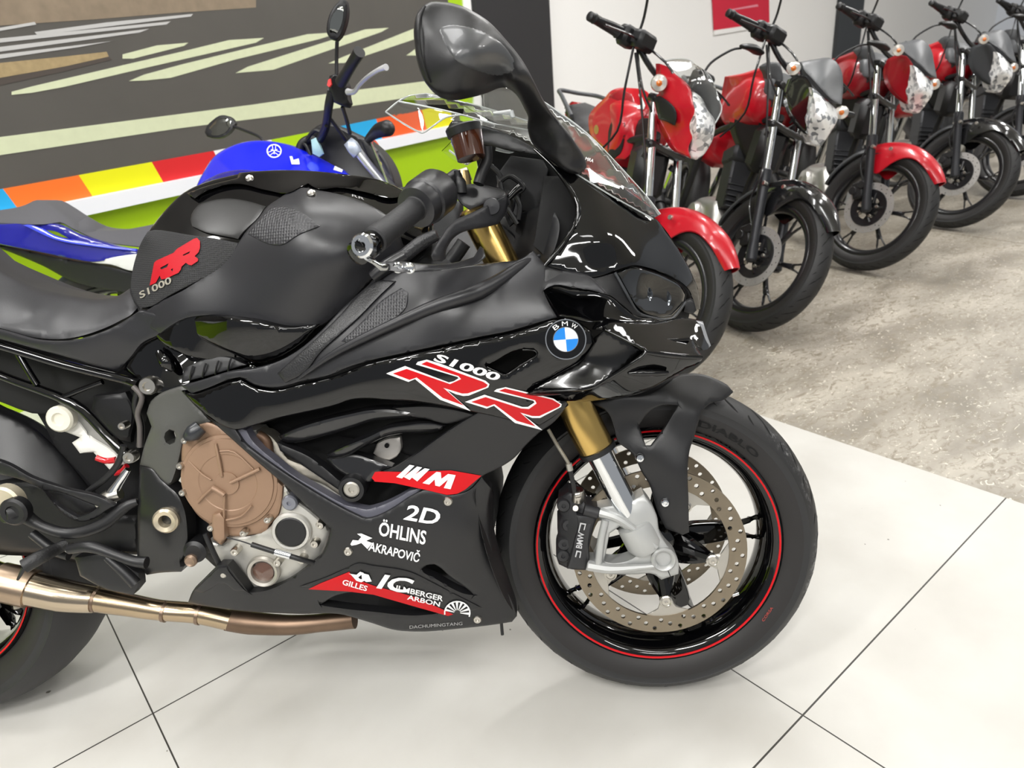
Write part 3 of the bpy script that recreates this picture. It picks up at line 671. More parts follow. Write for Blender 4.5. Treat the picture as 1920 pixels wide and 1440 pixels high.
# caliper
cal = [(1048,931),(1066,921),(1092,931),(1100,948),(1121,953),(1121,972),(1112,975),(1104,1020),(1105,1050),(1098,1069),(1066,1066),(1048,1058),(1043,1043),(1044,1025),(1050,1012),(1046,1000),(1045,977),(1053,968),(1047,955)]
CALM = mat('caliper_black', '262628', .5, bump=.2, bscale=500)
panel(BK, 'brake_caliper', cal, CALM, bike, ctrl=[(1060,940,-.09),(1060,1040,-.09),(1085,1000,-.112),(1110,960,-.11),(1100,1060,-.11),(1048,1000,-.085)], th=.05, rd=7, rm=.008, g=7)
panel(BK, 'caliper_bridge', [(1081,966),(1120,968),(1113,990),(1104,1030),(1102,1054),(1098,1069),(1063,1066),(1070,1045),(1078,1010),(1084,985)], CALM, bike, ctrl=[(1090,970,-.118),(1080,1060,-.116),(1108,1000,-.113)], th=.02, rd=4, rm=.004, g=6)
for u, v in ((1057,948),(1056,1042),(1058,1020),(1066,985)):
    mb = MB(); mb.add(*lathe([(.012, .02), (.012, 0), (.010, -.003), (.004, -.003), (.004, 0), (0, 0)], bp_(u, v, -.094), (0, 1, 0), 20)); mb.build('caliper_piston_cap', CALM, bike)
mb = MB(); mb.add(*cyl(bp_(1079,953,-.12), bp_(1079,953,-.108), .0055, seg=12)); mb.build('caliper_bolt', STEEL, bike)
mb = MB(); mb.add(*tube([bp_(1095,955,-.112), bp_(1121,962,-.112)], .0105, 12)); mb.build('caliper_boss', CALM, bike)
fcal = tps([(1085, 966), (1080, 1060), (1108, 1000), (1060, 1000)], [-.1195, -.1175, -.1155, -.1175])
mb = MB(); text_px(BK, 't', 'BMW', (1091,1029), (1096,999), (1079.5,1027), None, None, fcal, -.0035, .02, mb=mb)
for L in ([(1080,1045),(1078,1044),(1081,1032),(1090,1034),(1088,1046),(1086,1046),(1088,1036),(1083,1035)], [(1086,997),(1084,997),(1088,980),(1099,982),(1096,994),(1094,994),(1096.5,984),(1090,983)]): decal(BK, 'x', L, None, None, fcal, -.0035, mb=mb, g=6)
mb.build('caliper_lettering', mat('grey_print', 'b8b8ba', .4), bike, None, label='light grey letters on the caliper')
# brake line
V, F = tube([bp_(1028,805,-.11), bp_(1045,835,-.115), (bp_(1062,862,-.12)), bp_(1067,872,-.12)], .0032, 8); put('brake_line', V, F, mat('braided_line', '8f8a7e', .5, .3), bike)
V, F = tube([bp_(1066,869,-.12), bp_(1069,882,-.12)], .0058, 10); put('line_ferrule', V, F, CARRIER, bike)
V, F = tube([bp_(1069,882,-.12), bp_(1074,905,-.118), bp_(1077,924,-.11)], .0042, 8); put('line_sleeve', V, F, DARK, bike)
mb = MB(); mb.add(*cyl(bp_(1084,918,-.105), bp_(1083,940,-.1), .0105, seg=16)); mb.add(*cyl(bp_(1088,926,-.112), bp_(1078,928,-.112), .006, seg=12)); mb.build('banjo_fitting', STEEL, bike)
# ---- front mudguard
fd = [(1108,756),(1160,745),(1212,740),(1245,722),(1270,705),(1290,701),(1315,702),(1345,712),(1364,722),(1375,735),(1361,748),(1331,757),(1319,768),(1311,788),(1303,815),(1293,845),(1290,870),(1291,940),(1292,998),(1280,1003),(1248,991),(1235,965),(1226,935),(1216,905),(1206,890),(1185,850),(1157,826),(1150,800),(1140,775)]
fh = [(1198,797),(1214,775),(1242,760),(1272,760),(1262,775),(1247,800),(1220,836),(1211,836),(1204,815)]
FDC = [(1110,756,-.10),(1160,760,-.10),(1245,725,-.08),(1290,702,-.045),(1375,735,-.03),(1331,755,-.07),(1315,775,-.088),(1300,820,-.095),(1292,998,-.095),(1245,990,-.098),(1215,905,-.098),(1160,826,-.10),(1260,745,-.09),(1198,797,-.09),(1215,840,-.105),(1265,880,-.112),(1240,800,-.095),(1262,960,-.108)]
ffd = panel(BK, 'front_mudguard', fd, MATTE, bike, ctrl=FDC, holes=[fh], th=.0035, rd=3.5, g=9)
# the rest of the mudguard over the tyre
mb = MB(); n = 20; V = []; cols = [-.076, -.066, -.05, -.03, 0, .03, .06, .085, .098]
for i in range(n + 1):
    a = math.radians(80 + (128 - 80) * i / n)
    for j, yy in enumerate(cols):
        r = .314 - .055 * (abs(yy) / .098) ** 3 - .012 * (abs(yy)/.098)
        V.append((r * math.cos(a), yy, .3 + r * math.sin(a)))
m_ = len(cols); F = [(i*m_+j, i*m_+j+1, (i+1)*m_+j+1, (i+1)*m_+j) for i in range(n) for j in range(m_-1)]
P3 = np.array(V); V, F = solidify(P3, F, P3 + (P3 - np.array([0, 0, .3])) * np.array([-.012, 0, -.012])); put('mudguard_arch', V, F, MATTE, bike, 40, fixn=True)
for u, v in ((1200, 859), (1247, 943)):
    mb = MB(); p = bp_(u, v, -.112); mb.add(*lathe([(.0075, .004), (.0075, 0), (.006, -.0028), (.0035, -.0032), (.003, -.001), (0, -.001)], p, (0, 1, 0), 20)); mb.build('mudguard_bolt', CHROME, bike, 30)
# ---- bodywork
# dark core behind the panels: frame, airbox and radiator volumes
panel(BK, 'airbox', [(240,690),(268,625),(345,585),(620,580),(760,520),(900,515),(1000,500),(1100,520),(1180,560),(1250,610),(1200,690),(1080,740),(960,850),(880,900),(700,830),(520,800),(345,735)], DEEP, bike, ctrl=[(268,625,-.09),(240,690,-.08),(345,590,-.10),(700,560,-.12),(1100,560,-.12),(1240,620,-.05),(960,850,-.12)], th=.2, rd=6, g=26)
panel(BK, 'radiator', [(500,790),(760,770),(900,880),(930,960),(905,1060),(870,1075),(700,1060),(640,960),(560,860)], DEEP, bike, ctrl=[(520,800,-.10),(900,900,-.10),(880,1060,-.08),(700,1050,-.10)], th=.2, rd=6, g=22)
panel(BK, 'engine_case', [(330,790),(400,770),(470,800),(640,940),(640,1020),(560,1090),(470,1110),(400,1060),(350,1010)], DARK, bike, ctrl=[(340,800,-.10),(640,1000,-.10),(420,1000,-.11)], th=.2, rd=8, g=22)
# cockpit interior
panel(BK, 'instrument_cowl', [(852,235),(880,232),(930,248),(1005,285),(1045,325),(1080,380),(1082,420),(1060,455),(1020,495),(980,500),(960,440),(930,380),(905,345),(893,300),(880,255)], DARK, bike, ctrl=[(860,240,.02),(1000,290,-.02),(1080,390,-.08),(1020,490,-.13),(930,330,.04),(950,400,.03)], th=.02, rd=4, g=16)
panel(BK, 'fairing_inner_panel', [(895,400),(960,405),(1005,388),(1030,380),(1050,420),(1045,455),(1025,500),(960,530),(880,530),(850,500),(780,500),(760,470),(830,440)], MATTE, bike, ctrl=[(900,410,-.02),(1020,390,-.09),(1030,490,-.17),(760,480,-.05),(880,520,-.05),(960,450,-.06)], th=.01, rd=4, g=14)
panel(BK, 'dash_bracket', [(958,292),(1018,300),(1028,318),(1010,400),(975,395),(960,420),(945,400),(930,330)], mat('charcoal_frame_part', '2c2c2e', .6), bike, ctrl=[(960,300,-.02),(1020,320,-.04),(960,410,-.02)], th=.02, rd=3, g=14)
# tank
tk = [(252,520),(251,500),(262,468),(285,425),(312,392),(345,361),(385,342),(430,330),(470,322),(530,320),(600,324),(660,330),(720,343),(775,368),(800,400),(800,470),(760,500),(700,530),(640,580),(560,650),(430,690),(300,640),(262,590)]
panel(BK, 'fuel_tank', tk, GLOSS, bike, field=FT, dy=.004, th=.05, rd=6, rm=.004, g=12)
# closed far half of the tank
panel(BK, 'fuel_tank_shell', [(262,500),(285,430),(345,368),(430,338),(530,328),(660,338),(770,375),(780,470),(640,560),(400,620),(280,580)], GLOSS, bike, field=lambda q: .03 - FT(q)*.0, th=.13, rd=10, rm=.04, g=18)
cov = [(502,386),(520,374),(538,362),(565,352),(580,353),(600,357),(640,365),(690,383),(731,411),(748,440),(758,470),(700,522),(640,582),(600,612),(540,616),(470,606),(400,592),(345,598),(300,625),(264,604),(266,588),(300,566),(345,543),(400,503),(432,474),(447,455),(458,438),(486,407)]
panel(BK, 'tank_side_cover', cov, MATTE2, bike, field=FT, dy=-.003, th=.012, rd=3, rm=.003, g=10)
panel(BK, 'tank_side_cover', [(463,438),(490,408),(508,388),(530,386),(565,398),(600,424),(560,440),(525,460),(505,458),(480,447)], CARB, bike, field=FT, dy=-.0055, th=.004, rd=2, rm=.0018, g=9, label='hexagon textured patch')
panel(BK, 'tank_recess', [(363,394),(372,384),(395,376),(423,372),(460,376),(498,387),(486,406),(457,435),(446,448),(413,442),(385,436),(360,424),(357,412)], mat('dark_satin_recess', '232323', .33), bike, field=FT, dy=-.001, th=.006, rd=3, rm=.002, g=9)
panel(BK, 'tank_top_trim', [(350,362),(390,348),(445,334),(448,324),(520,319),(640,326),(720,340),(768,364),(735,372),(690,362),(640,352),(590,352),(578,344),(565,350),(540,362),(500,357),(445,345),(395,355),(365,372)], GLOSS, bike, field=FT, dy=-.010, th=.014, rd=3, rm=.003, g=9)
panel(BK, 'tank_grip_pad', [(277,434),(290,431),(310,433),(344,439),(400,447),(446,456),(440,471),(411,504),(390,518),(365,530),(320,553),(273,577),(262,577),(254,566),(246,546),(248,510),(256,478),(266,452)], GRIPM, bike, field=FT, dy=-.0035, th=.005, rd=2.5, rm=.002, g=9)
def z5(L): return [(240 + x / 4.8, 300 + y / 4.8) for x, y in L]
RRp = z5([(195,1130),(235,925),(255,905),(410,835),(440,800),(590,710),(620,700),(648,730),(648,790),(635,830),(600,865),(632,890),(628,910),(570,948),(545,942),(520,925),(482,960),(475,985),(455,1015),(340,1068),(300,1075),(285,1040),(250,1105)])
decal(BK, 'tank_pad_letters', RRp, REDM, bike, FT, -.0062, holes=[z5([(290,970),(365,930),(350,965),(300,985)]), z5([(490,855),(560,820),(550,840),(500,862)]), z5([(385,985),(405,975),(400,1005)])], label='raised red letters RR')
text_px(BK, 'tank_pad_badge', 'S1000', z5([(110,1250)])[0], z5([(395,1105)])[0], z5([(95,1190)])[0], SILVT, bike, FT, -.0062, .02, label='silver lettering S1000')
for u, v in ((467, 333), (583, 361)):
    mb = MB(); p = BK.q(np.array([u*1.]), np.array([v*1.]), FT(np.array([[u, v]])) - .014)[0]; mb.add(*lathe([(.007, .006), (.007, 0), (.005, -.002), (.003, -.001), (0, -.001)], p, (0, .75, -.66), 16)); mb.build('tank_bolt', STEEL, bike)
text_px(BK, 'tank_print', 'RR', (660,368), (683,375), (660,364), mat('print_grey', '9a9a9c', .4), bike, FT, -.012, .0)
# gloss cover below the tank
panel(BK, 'side_trim', [(343,600),(365,593),(400,591),(470,600),(540,612),(604,606),(575,640),(545,662),(510,678),(480,682),(440,665),(405,650),(370,632),(350,618)], GLOSS, bike, ctrl=[(345,605,-.15),(600,608,-.165),(500,640,-.185),(480,680,-.17),(400,615,-.175),(545,660,-.17)], th=.02, rd=6, rm=.008, g=9)
panel(BK, 'side_trim_lower', [(232,694),(243,668),(262,648),(300,628),(343,612),(360,622),(405,650),(450,668),(485,690),(440,705),(345,728),(300,742),(280,730)], GLOSS, bike, ctrl=[(240,690,-.13),(300,635,-.135),(480,690,-.15),(345,725,-.145),(360,660,-.12)], th=.02, rd=5, rm=.006, g=9)
panel(BK, 'ribbed_duct', [(345,690),(400,668),(425,668),(462,684),(400,702),(340,718)], DARK, bike, ctrl=[(345,690,-.155),(460,684,-.155),(400,700,-.158)], th=.01, rd=2.5, g=9)
for i in range(4):
    u = 360 + i*24; V, F = tube([bp_(u-4, 714-i*6, -.159), bp_(u-2, 700-i*6, -.161), bp_(u+2, 686-i*5, -.158)], .0016, 6); put('duct_rib', V, F, MATTE, bike)
V, F = tube([bp_(298,660,-.145), bp_(312,678,-.15), bp_(326,693,-.145)], [.006, .012, .006], 14); put('cap', V, F, GLOSS, bike)
# seat
seat = [(-140,430),(-60,455),(0,503),(30,520),(60,534),(140,554),(190,560),(225,553),(243,541),(250,556),(258,577),(252,588),(228,603),(175,626),(130,637),(75,637),(0,618),(-140,575)]
panel(BK, 'seat', seat, SEATM, bike, ctrl=[(0,503,-.01),(-140,430,.02),(60,535,-.02),(140,555,-.03),(225,556,-.05),(0,617,-.125),(-140,575,-.13),(75,636,-.12),(175,625,-.115),(252,585,-.10),(60,590,-.10),(150,600,-.09),(-80,540,-.09)], th=.06, rd=10, rm=.012, g=11)
panel(BK, 'seat_far_side', [(-140,440),(0,512),(140,560),(230,560),(235,590),(140,615),(0,600),(-140,550)], SEATM, bike, ctrl=[(-140,440,.03),(230,560,.02),(0,600,.02)], th=.10, rd=12, rm=.03, g=20)
panel(BK, 'side_cover', [(-140,590),(0,620),(75,639),(130,639),(175,628),(228,605),(262,582),(290,588),(320,600),(345,600),(345,612),(300,628),(265,645),(247,668),(220,698),(180,686),(120,668),(70,655),(0,636),(-140,610)], MATTE2, bike, ctrl=[(0,628,-.14),(-140,600,-.14),(75,650,-.15),(175,660,-.15),(262,600,-.145),(345,605,-.16),(220,690,-.13),(262,640,-.145)], th=.01, rd=3.5, g=10)
# subframe
def bar(name, pts, r, m, **k):
    V, F = tube([bp_(*p) for p in pts], r, k.pop('seg', 10), k.pop('smooth', 4)); return put(name, V, F, m, bike, 40, fixn=False, **k)
bar('subframe_rail', [(-140,612,-.13),(0,648,-.13),(120,684,-.13),(232,712,-.135),(262,722,-.14)], [.009,.008,.008,.008,.011], GLOSS)
bar('subframe_rail', [(-60,672,-.12),(5,706,-.12),(137,757,-.13),(200,815,-.14),(240,855,-.145)], [.008,.008,.009,.009,.010], GLOSS)
bar('subframe_brace', [(30,655,-.125),(50,690,-.125),(70,722,-.125)], .006, GLOSS)
bar('subframe_brace', [(120,744,-.13),(155,730,-.128),(192,716,-.126)], .005, GLOSS)
bar('subframe_plate', [(262,722,-.14),(254,760,-.135),(264,800,-.13),(262,838,-.13)], .006, DARK)
bar('cable', [(250,725,-.15),(266,745,-.152),(258,775,-.15),(262,800,-.15),(262,838,-.15)], .0045, mat('cable_grey', '55504e', .5))
bar('hose', [(232,835,-.15),(222,868,-.15),(200,895,-.15),(165,922,-.15)], .0055, DARK)
for u, v, y, r, m in ((277,724,-.152,.0155,STEEL),(242,858,-.155,.011,STEEL),(229,799,-.14,.007,STEEL),(111,786,-.13,.0235,mat('reservoir_cap', 'e0dccb', .25, coat=.5))):
    mb = MB(); mb.add(*lathe([(r, .016), (r, .001), (r*.85, -.003), (r*.5, -.003), (r*.42, .001), (0, .001)], bp_(u, v, y), (-.1, 1, 0), 24)); mb.build('frame_bolt' if r < .02 else 'reservoir_cap', m, bike, 30)
panel(BK, 'rear_brake_reservoir', [(112,765),(140,780),(170,815),(215,845),(235,870),(205,880),(175,848),(150,850),(135,830),(150,820),(110,805)], mat('milky_plastic', 'd5d3cc', .35), bike, ctrl=[(120,780,-.11),(230,870,-.12),(170,840,-.12)], th=.02, rd=4, rm=.006, g=9)
bar('spring_red', [(182,858,-.12),(200,864,-.12),(218,862,-.12)], .006, mat('red_hose', 'c8101c', .2, coat=1.))
bar('spring_red', [(216,888,-.12),(228,884,-.12),(238,873,-.12)], .005, mat('red_fitting', 'b8101c', .2, coat=1.))
bar('brake_cylinder', [(205,937,-.15),(216,915,-.15),(240,880,-.15)], [.014,.009,.005], CHROME)
bar('brake_cylinder', [(188,945,-.15),(205,932,-.15),(226,925,-.15)], [.013,.014,.010], STEEL)
# battery / inner dark volumes at the tail
panel(BK, 'under_tray', [(-140,620),(0,650),(235,718),(262,740),(262,850),(235,850),(140,772),(60,775),(10,757),(-140,700)], DEEP, bike, ctrl=[(-140,620,-.07),(250,740,-.09),(250,850,-.09)], th=.12, rd=5, g=24)
panel(BK, 'dark_backing', [(40,728),(140,768),(200,800),(262,850),(262,965),(190,950),(165,915),(110,848),(85,800)], DEEP, bike, ctrl=[(40,728,-.05),(262,850,-.06),(190,950,-.06)], th=.06, rd=4, g=22)  # flat black sheet added to keep the gap behind the frame dark
panel(BK, 'shock_linkage', [(175,742),(235,735),(250,760),(245,830),(215,820),(190,795),(170,770)], DARK, bike, ctrl=[(180,750,-.10),(240,800,-.115)], th=.04, rd=6, rm=.01, g=11)
# main frame plate
fr_ = [(283,752),(300,738),(325,728),(347,722),(358,740),(372,763),(395,790),(378,796),(360,800),(347,812),(342,835),(334,870),(322,905),(316,916),(300,900),(285,880),(262,872),(270,838),(284,800),(275,775)]
panel(BK, 'frame_spar', fr_, mat('satin_frame_grey', '4a4a47', .38, bump=.1, bscale=500), bike, ctrl=[(290,750,-.155),(350,730,-.165),(395,790,-.17),(345,830,-.165),(270,870,-.15),(318,910,-.16),(310,820,-.17)], holes=[[(311,812),(318,806),(327,809),(330,818),(327,829),(319,833),(312,829),(309,820)]], th=.03, rd=5, rm=.005, g=9)
panel(BK, 'pivot_plate', [(262,872),(285,878),(302,898),(318,912),(330,922),(345,950),(352,990),(350,1030),(338,1052),(345,1062),(340,1072),(300,1074),(275,1078),(262,1060),(258,1000)], mat('satin_frame_black', '1c1c1d', .3), bike, ctrl=[(265,880,-.15),(318,915,-.165),(350,990,-.165),(340,1070,-.15),(262,1050,-.14),(305,980,-.17)], th=.03, rd=5, rm=.005, g=9)
mb = MB(); mb.add(*lathe([(.0215, .012), (.0215, -.003), (.018, -.007), (.011, -.005), (.0095, 0), (.0095, .02), (0, .02)], bp_(311, 976, -.176), (-.12, 1, 0), 32)); mb.build('pivot_collar', mat('pivot_zinc', 'cfc3ab', .32, .8), bike, 30)
# ---- clutch cover (bronze) and crankcase
cc = bp_(431, 902, -.166); kx = lambda r, a: cc + np.array([r*math.cos(a), 0, r*math.sin(a)])
panel(BK, 'crankcase_cover', [(352,812),(365,797),(385,790),(400,794),(440,822),(500,880),(531,912),(528,945),(520,970),(505,985),(500,1000),(470,1003),(440,1006),(425,1003),(415,1022),(400,1012),(396,985),(370,965),(352,935),(343,900),(340,860),(342,830)], BRONZE, bike, ctrl=[(350,820,-.165),(440,830,-.17),(525,930,-.165),(420,1010,-.16),(345,900,-.165)], th=.04, rd=5, rm=.006, g=9)
mb = MB(); mb.add(*lathe([(.083, .02), (.083, 0), (.0815, -.0035), (.079, -.004), (.0765, -.0045), (.0755, -.0065), (.050, -.0085), (.0485, -.0075), (.020, -.009), (.0195, -.0115), (0, -.0115)], cc, (-.03, 1, .03), 64)); clutch = mb.build('clutch_cover', BRONZE, bike, 28)
def rib(pts, r=.0022):
    V, F = tube([bp_(u, v, y) for u, v, y in pts], r, 8, 3); put('cover_rib', V, F, BRONZE, clutch)
rib([(404,832,-0.177),(410,860,-0.179),(416,893,-0.179)], .0028); rib([(432,905,-0.179),(460,892,-0.178),(487,879,-0.177)], .003); rib([(355,865,-0.175),(378,888,-0.178),(396,900,-0.179)], .0016)
rib([(370,943,-0.177),(384,928,-0.179),(398,915,-0.181)], .0022); rib([(398,914,-0.181),(409,920,-0.181),(421,928,-0.181)], .0042); rib([(421,928,-0.179),(420,960,-0.178),(420,975,-0.177)], .002); rib([(424,975,-0.177),(452,968,-0.176),(472,948,-0.176)], .0016)
rib([(412,846,-0.177),(440,848,-0.177),(475,880,-0.176)], .0014)
panel(BK, 'clutch_arm', [(398,965),(412,962),(421,972),(422,1010),(412,1020),(400,1010),(397,985)], BRONZE, clutch, ctrl=[(400,970,-.182),(415,1010,-.175),(420,970,-.182)], th=.02, rd=4, rm=.004, g=7)
for u, v in ((337,874),(342,924),(395,990),(456,1000),(501,975),(346,826)):
    mb = MB(); mb.add(*lathe([(.0062, .012), (.0062, 0), (.005, -.003), (.0025, -.003), (.0025, 0), (0, 0)], bp_(u, v, -.176), (0, 1, 0), 14)); mb.build('cover_bolt', STEEL, clutch, 30)
bar('sensor_plug', [(352,820,-.18),(362,812,-.185),(376,800,-.18)], [.008,.014,.012], mat('plug_black', '2a2c30', .3))
# silver crankcase
sil = [(532,905),(545,925),(585,958),(622,990),(616,1012),(603,1040),(585,1060),(560,1082),(520,1098),(490,1104),(470,1110),(440,1075),(420,1060),(405,1058),(395,1035),(392,1012),(418,1022),(430,1004),(470,1003),(503,990),(522,968),(529,940)]
panel(BK, 'crankcase', sil, ALU, bike, ctrl=[(535,915,-.165),(620,990,-.15),(500,1090,-.13),(400,1040,-.14),(470,1010,-.155),(560,1020,-.16)], th=.05, rd=6, rm=.008, g=9, crown=.004, crad=24)
def boss(name, u, v, y, prof, m, seg=28, parent=None):
    mb = MB(); mb.add(*lathe(prof, bp_(u, v, y), (-.04, 1, .03), seg)); return mb.build(name, m, parent or bike, 30)
boss('case_plug', 546, 997, -.172, [(.034, .02), (.034, 0), (.031, -.004), (.0265, -.004), (.0265, 0), (0, 0)], ALU)
boss('plug_rubber', 546, 997, -.175, [(.0262, .008), (.0262, -.001), (.024, -.0025), (0, -.003)], DARK)
boss('case_screw', 543, 943, -.172, [(.0135, .02), (.0135, 0), (.011, -.003), (.004, -.003), (.004, 0), (0, 0)], mat('grey_screw', '8b8d96', .35, .7))
boss('oil_filler_ring', 493, 1072, -.155, [(.029, .02), (.029, 0), (.026, -.004), (.021, -.002), (.019, .012), (0, .012)], CARRIER)
boss('oil_sight_glass', 493, 1073, -.150, [(.0185, .008), (.0185, 0), (0, -.004)], mat('sight_glass', '5a4034', .1, coat=1.))
for u, v in ((590,1020),(566,1050),(600,985),(440,1035),(520,1055)): boss('case_bolt', u, v, -.17, [(.0075, .02), (.0075, 0), (.006, -.003), (.003, -.003), (.003, 0), (0, 0)], STEEL, 16)
bar('wire_sleeve', [(472,1021,-.18),(500,1030,-.182),(516,1035,-.182)], .0045, DARK)
bar('wire_clamp', [(516,1035,-.182),(545,1043,-.182)], .0062, CHROME)
bar('wire', [(545,1043,-.182),(565,1049,-.18),(590,1056,-.165)], .0045, DARK)
bar('wire', [(425,1008,-.18),(450,1014,-.18),(474,1022,-.18)], .0012, DARK)
bar('hose', [(385,1000,-.165),(395,1025,-.165),(412,1060,-.16)], .005, DARK)
boss('bracket_mount', 365, 1035, -.165, [(.02, .03), (.02, 0), (.014, -.004), (.006, -.002), (0, -.002)], DARK)
boss('bracket_bolt', 357, 1052, -.172, [(.011, .02), (.011, 0), (.008, -.004), (.004, -.002), (0, -.002)], mat('brown_steel', '9c8674', .4, .8))
# silver cylinder parts seen through the opening
panel(BK, 'cylinder_block', [(442,806),(482,806),(520,855),(560,862),(610,900),(640,922),(640,940),(632,936),(580,900),(519,862),(470,835)], ALU, bike, ctrl=[(445,810,-.14),(560,870,-.145),(635,930,-.15)], th=.04, rd=4, rm=.004, g=9)
panel(BK, 'cylinder_head', [(480,808),(500,812),(524,835),(540,860),(560,868),(600,880),(640,915),(636,928),(600,905),(560,893),(520,862),(497,838)], mat('grey_cast', '8f8a80', .5, .8, bump=.3, bscale=120), bike, ctrl=[(485,810,-.15),(640,920,-.155),(560,880,-.155)], th=.03, rd=4, rm=.004, g=9)
bar('coolant_elbow', [(485,815,-.155),(500,826,-.157),(505,848,-.155),(515,862,-.15)], .008, mat('rust_brown', '5d4636', .5, .5))
panel(BK, 'horn', [(700,850),(707,832),(728,822),(750,820),(752,842),(744,856),(730,863),(712,859)], mat('horn_zinc', 'cfcac4', .35, .4), bike, ctrl=[(705,840,-.13),(745,840,-.135)], th=.012, rd=3, g=7)
boss('horn_screw', 725, 836, -.136, [(.004, .004), (.004, 0), (0, -.001)], DEEP, 12)
# lower fairing
low = [(395,788),(413,777),(430,788),(444,808),(458,829),(483,850),(529,883),(590,922),(633,947),(664,963),(687,972),(705,968),(737,952),(769,931),(800,917),(845,927),(880,918),(903,894),(921,915),(916,950),(918,990),(925,1040),(940,1085),(955,1115),(964,1135),(969,1155),(960,1166),(948,1168),(868,1178),(770,1184),(745,1182),(690,1166),(640,1152),(560,1151),(440,1144),(395,1138),(352,1131),(362,1107),(385,1082),(408,1059),(427,1059),(445,1082),(467,1111),(500,1106),(540,1088),(572,1066),(603,1040),(616,1012),(621,992),(585,958),(530,906),(485,868),(440,828)]
h1 = [(600,1134),(630,1117),(660,1110),(700,1113),(760,1127),(812,1145),(820,1150),(780,1153),(700,1146),(650,1141)]
h2 = [(790,1067),(800,1060),(815,1058),(828,1066),(840,1078),(860,1092),(885,1112),(889,1116),(870,1112),(840,1098),(815,1083),(795,1073)]
lf = panel(BK, 'lower_fairing', low, MATTE, bike, field=FS, holes=[h1, h2], th=.022, rd=4, rm=.004, g=9, mirror=False)
panel(BK, 'fairing_inner_lip', [(440,800),(462,806),(472,824),(486,839),(512,861),(546,888),(596,918),(631,938),(652,948),(668,951),(687,955),(705,951),(746,933),(771,919),(790,915),(790,926),(769,937),(737,958),(705,974),(687,978),(664,969),(630,953),(587,928),(525,889),(478,856),(450,832)], mat('lip_lit_grey', '55555f', .32), bike, field=FS, dy=.008, th=.02, rd=2.5, g=8)  # inner wall of the fairing, light from above put into a paler grey
panel(BK, 'belly_bracket', [(364,1108),(390,1082),(409,1064),(424,1064),(440,1085),(460,1108),(438,1107),(425,1096),(410,1094),(395,1104),(380,1112)], MATTE, bike, field=FS, dy=-.004, th=.008, rd=3, g=8)
boss('fairing_bolt', 419, 1078, -.172, [(.006, .01), (.006, 0), (.004, -.003), (0, -.003)], STEEL, 14)
for u, v in ((840,940),(653,1034),(895,1161)):
    y = float(FS(np.array([[u, v]]))[0]); boss('fairing_bolt', u, v, y - .001, [(.0078, .006), (.0078, -.001), (.0062, -.0035), (.003, -.0035), (.003, -.001), (0, -.001)], STEEL, 18)
# raised belly face with the red flash
flash = [(578,1105),(600,1094),(655,1072),(662,1084),(700,1098),(780,1120),(850,1152),(840,1155),(780,1138),(700,1115),(652,1109)]
panel(BK, 'belly_ridge', [(560,1100),(610,1082),(655,1062),(668,1056),(700,1060),(780,1076),(800,1086),(850,1112),(905,1140),(860,1150),(780,1124),(690,1108),(640,1106)], MATTE, bike, field=FS, dy=-.003, th=.010, rd=3.5, g=9)
decal(BK, 'belly_flash', flash, RED, bike, FS, -.0042)
# drain tab
bar('drain_hose', [(940,1166,-.09),(941,1180,-.09),(942,1190,-.09)], .003, DARK)
# inner wall of lower fairing seen by the tyre
panel(BK, 'fairing_front_edge', [(903,894),(921,915),(925,988),(938,1040),(955,1090),(969,1140),(969,1156),(950,1130),(925,1075),(905,1010),(895,960),(888,925)], DARK, bike, ctrl=[(903,894,-.175),(888,925,-.185),(925,988,-.12),(905,1010,-.17),(969,1150,-.09),(938,1040,-.11),(925,1075,-.155)], th=.006, rd=3, g=9)
# middle, matte front part
panel(BK, 'side_fairing', [(735,880),(770,858),(830,815),(880,783),(905,770),(960,780),(1000,797),(1055,765),(1064,760),(1040,790),(1010,812),(985,836),(965,858),(935,878),(903,894),(880,918),(845,928),(800,918),(740,906),(700,903),(710,890)], MATTE, bike, field=FS, dy=-.001, th=.012, rd=3, rm=.003, g=9, label='matte black front part of the side fairing')
def z6(L): return [(540 + x / 4.364, 860 + y / 4.364) for x, y in L]
decal(BK, 'm_flash', [(697,896),(703,885),(712,884),(760,885),(845,882),(903,892),(872,918),(857,926),(838,928),(800,919),(740,906),(703,903)], RED, bike, FS, -.0022, label='bright red flash')
# upper matte fairing
upm = [(340,724),(380,712),(430,697),(480,690),(520,678),(560,656),(600,622),(640,580),(690,535),(712,515),(745,508),(800,508),(860,500),(930,492),(975,486),(1000,470),(1025,498),(1060,507),(1110,520),(1130,540),(1142,553),(1100,543),(1070,539),(1040,535),(1019,544),(1030,570),(1045,595),(1000,608),(960,620),(900,632),(830,647),(760,662),(692,677),(650,690),(620,703),(560,717),(520,727),(478,722),(450,708),(430,712),(390,728),(360,738)]
panel(BK, 'upper_side_fairing', upm, MATTE2, bike, field=FS, dy=0, th=.014, rd=3.5, rm=.003, g=10)
panel(BK, 'fairing_strap', [(520,700),(555,668),(600,628),(640,588),(682,542),(708,524),(742,527),(715,552),(670,598),(640,625),(600,662),(570,700),(535,718)], LEATH, bike, field=FS, dy=-.005, th=.008, rd=4, rm=.004, g=8, label='grained black strap')
panel(BK, 'fairing_texture_patch', [(640,640),(680,602),(720,560),(752,540),(765,548),(762,575),(740,598),(700,625),(660,645)], CARB, bike, field=FS, dy=-.0025, th=.003, rd=3, rm=.002, g=8, label='hexagon textured patch')
bar('fairing_crease', [(560,710,-.205),(640,655,-.215),(800,580,-.222),(900,545,-.216),(975,500,-.19),(1012,480,-.17)], [.002,.006,.010,.012,.008,.003], MATTE2)
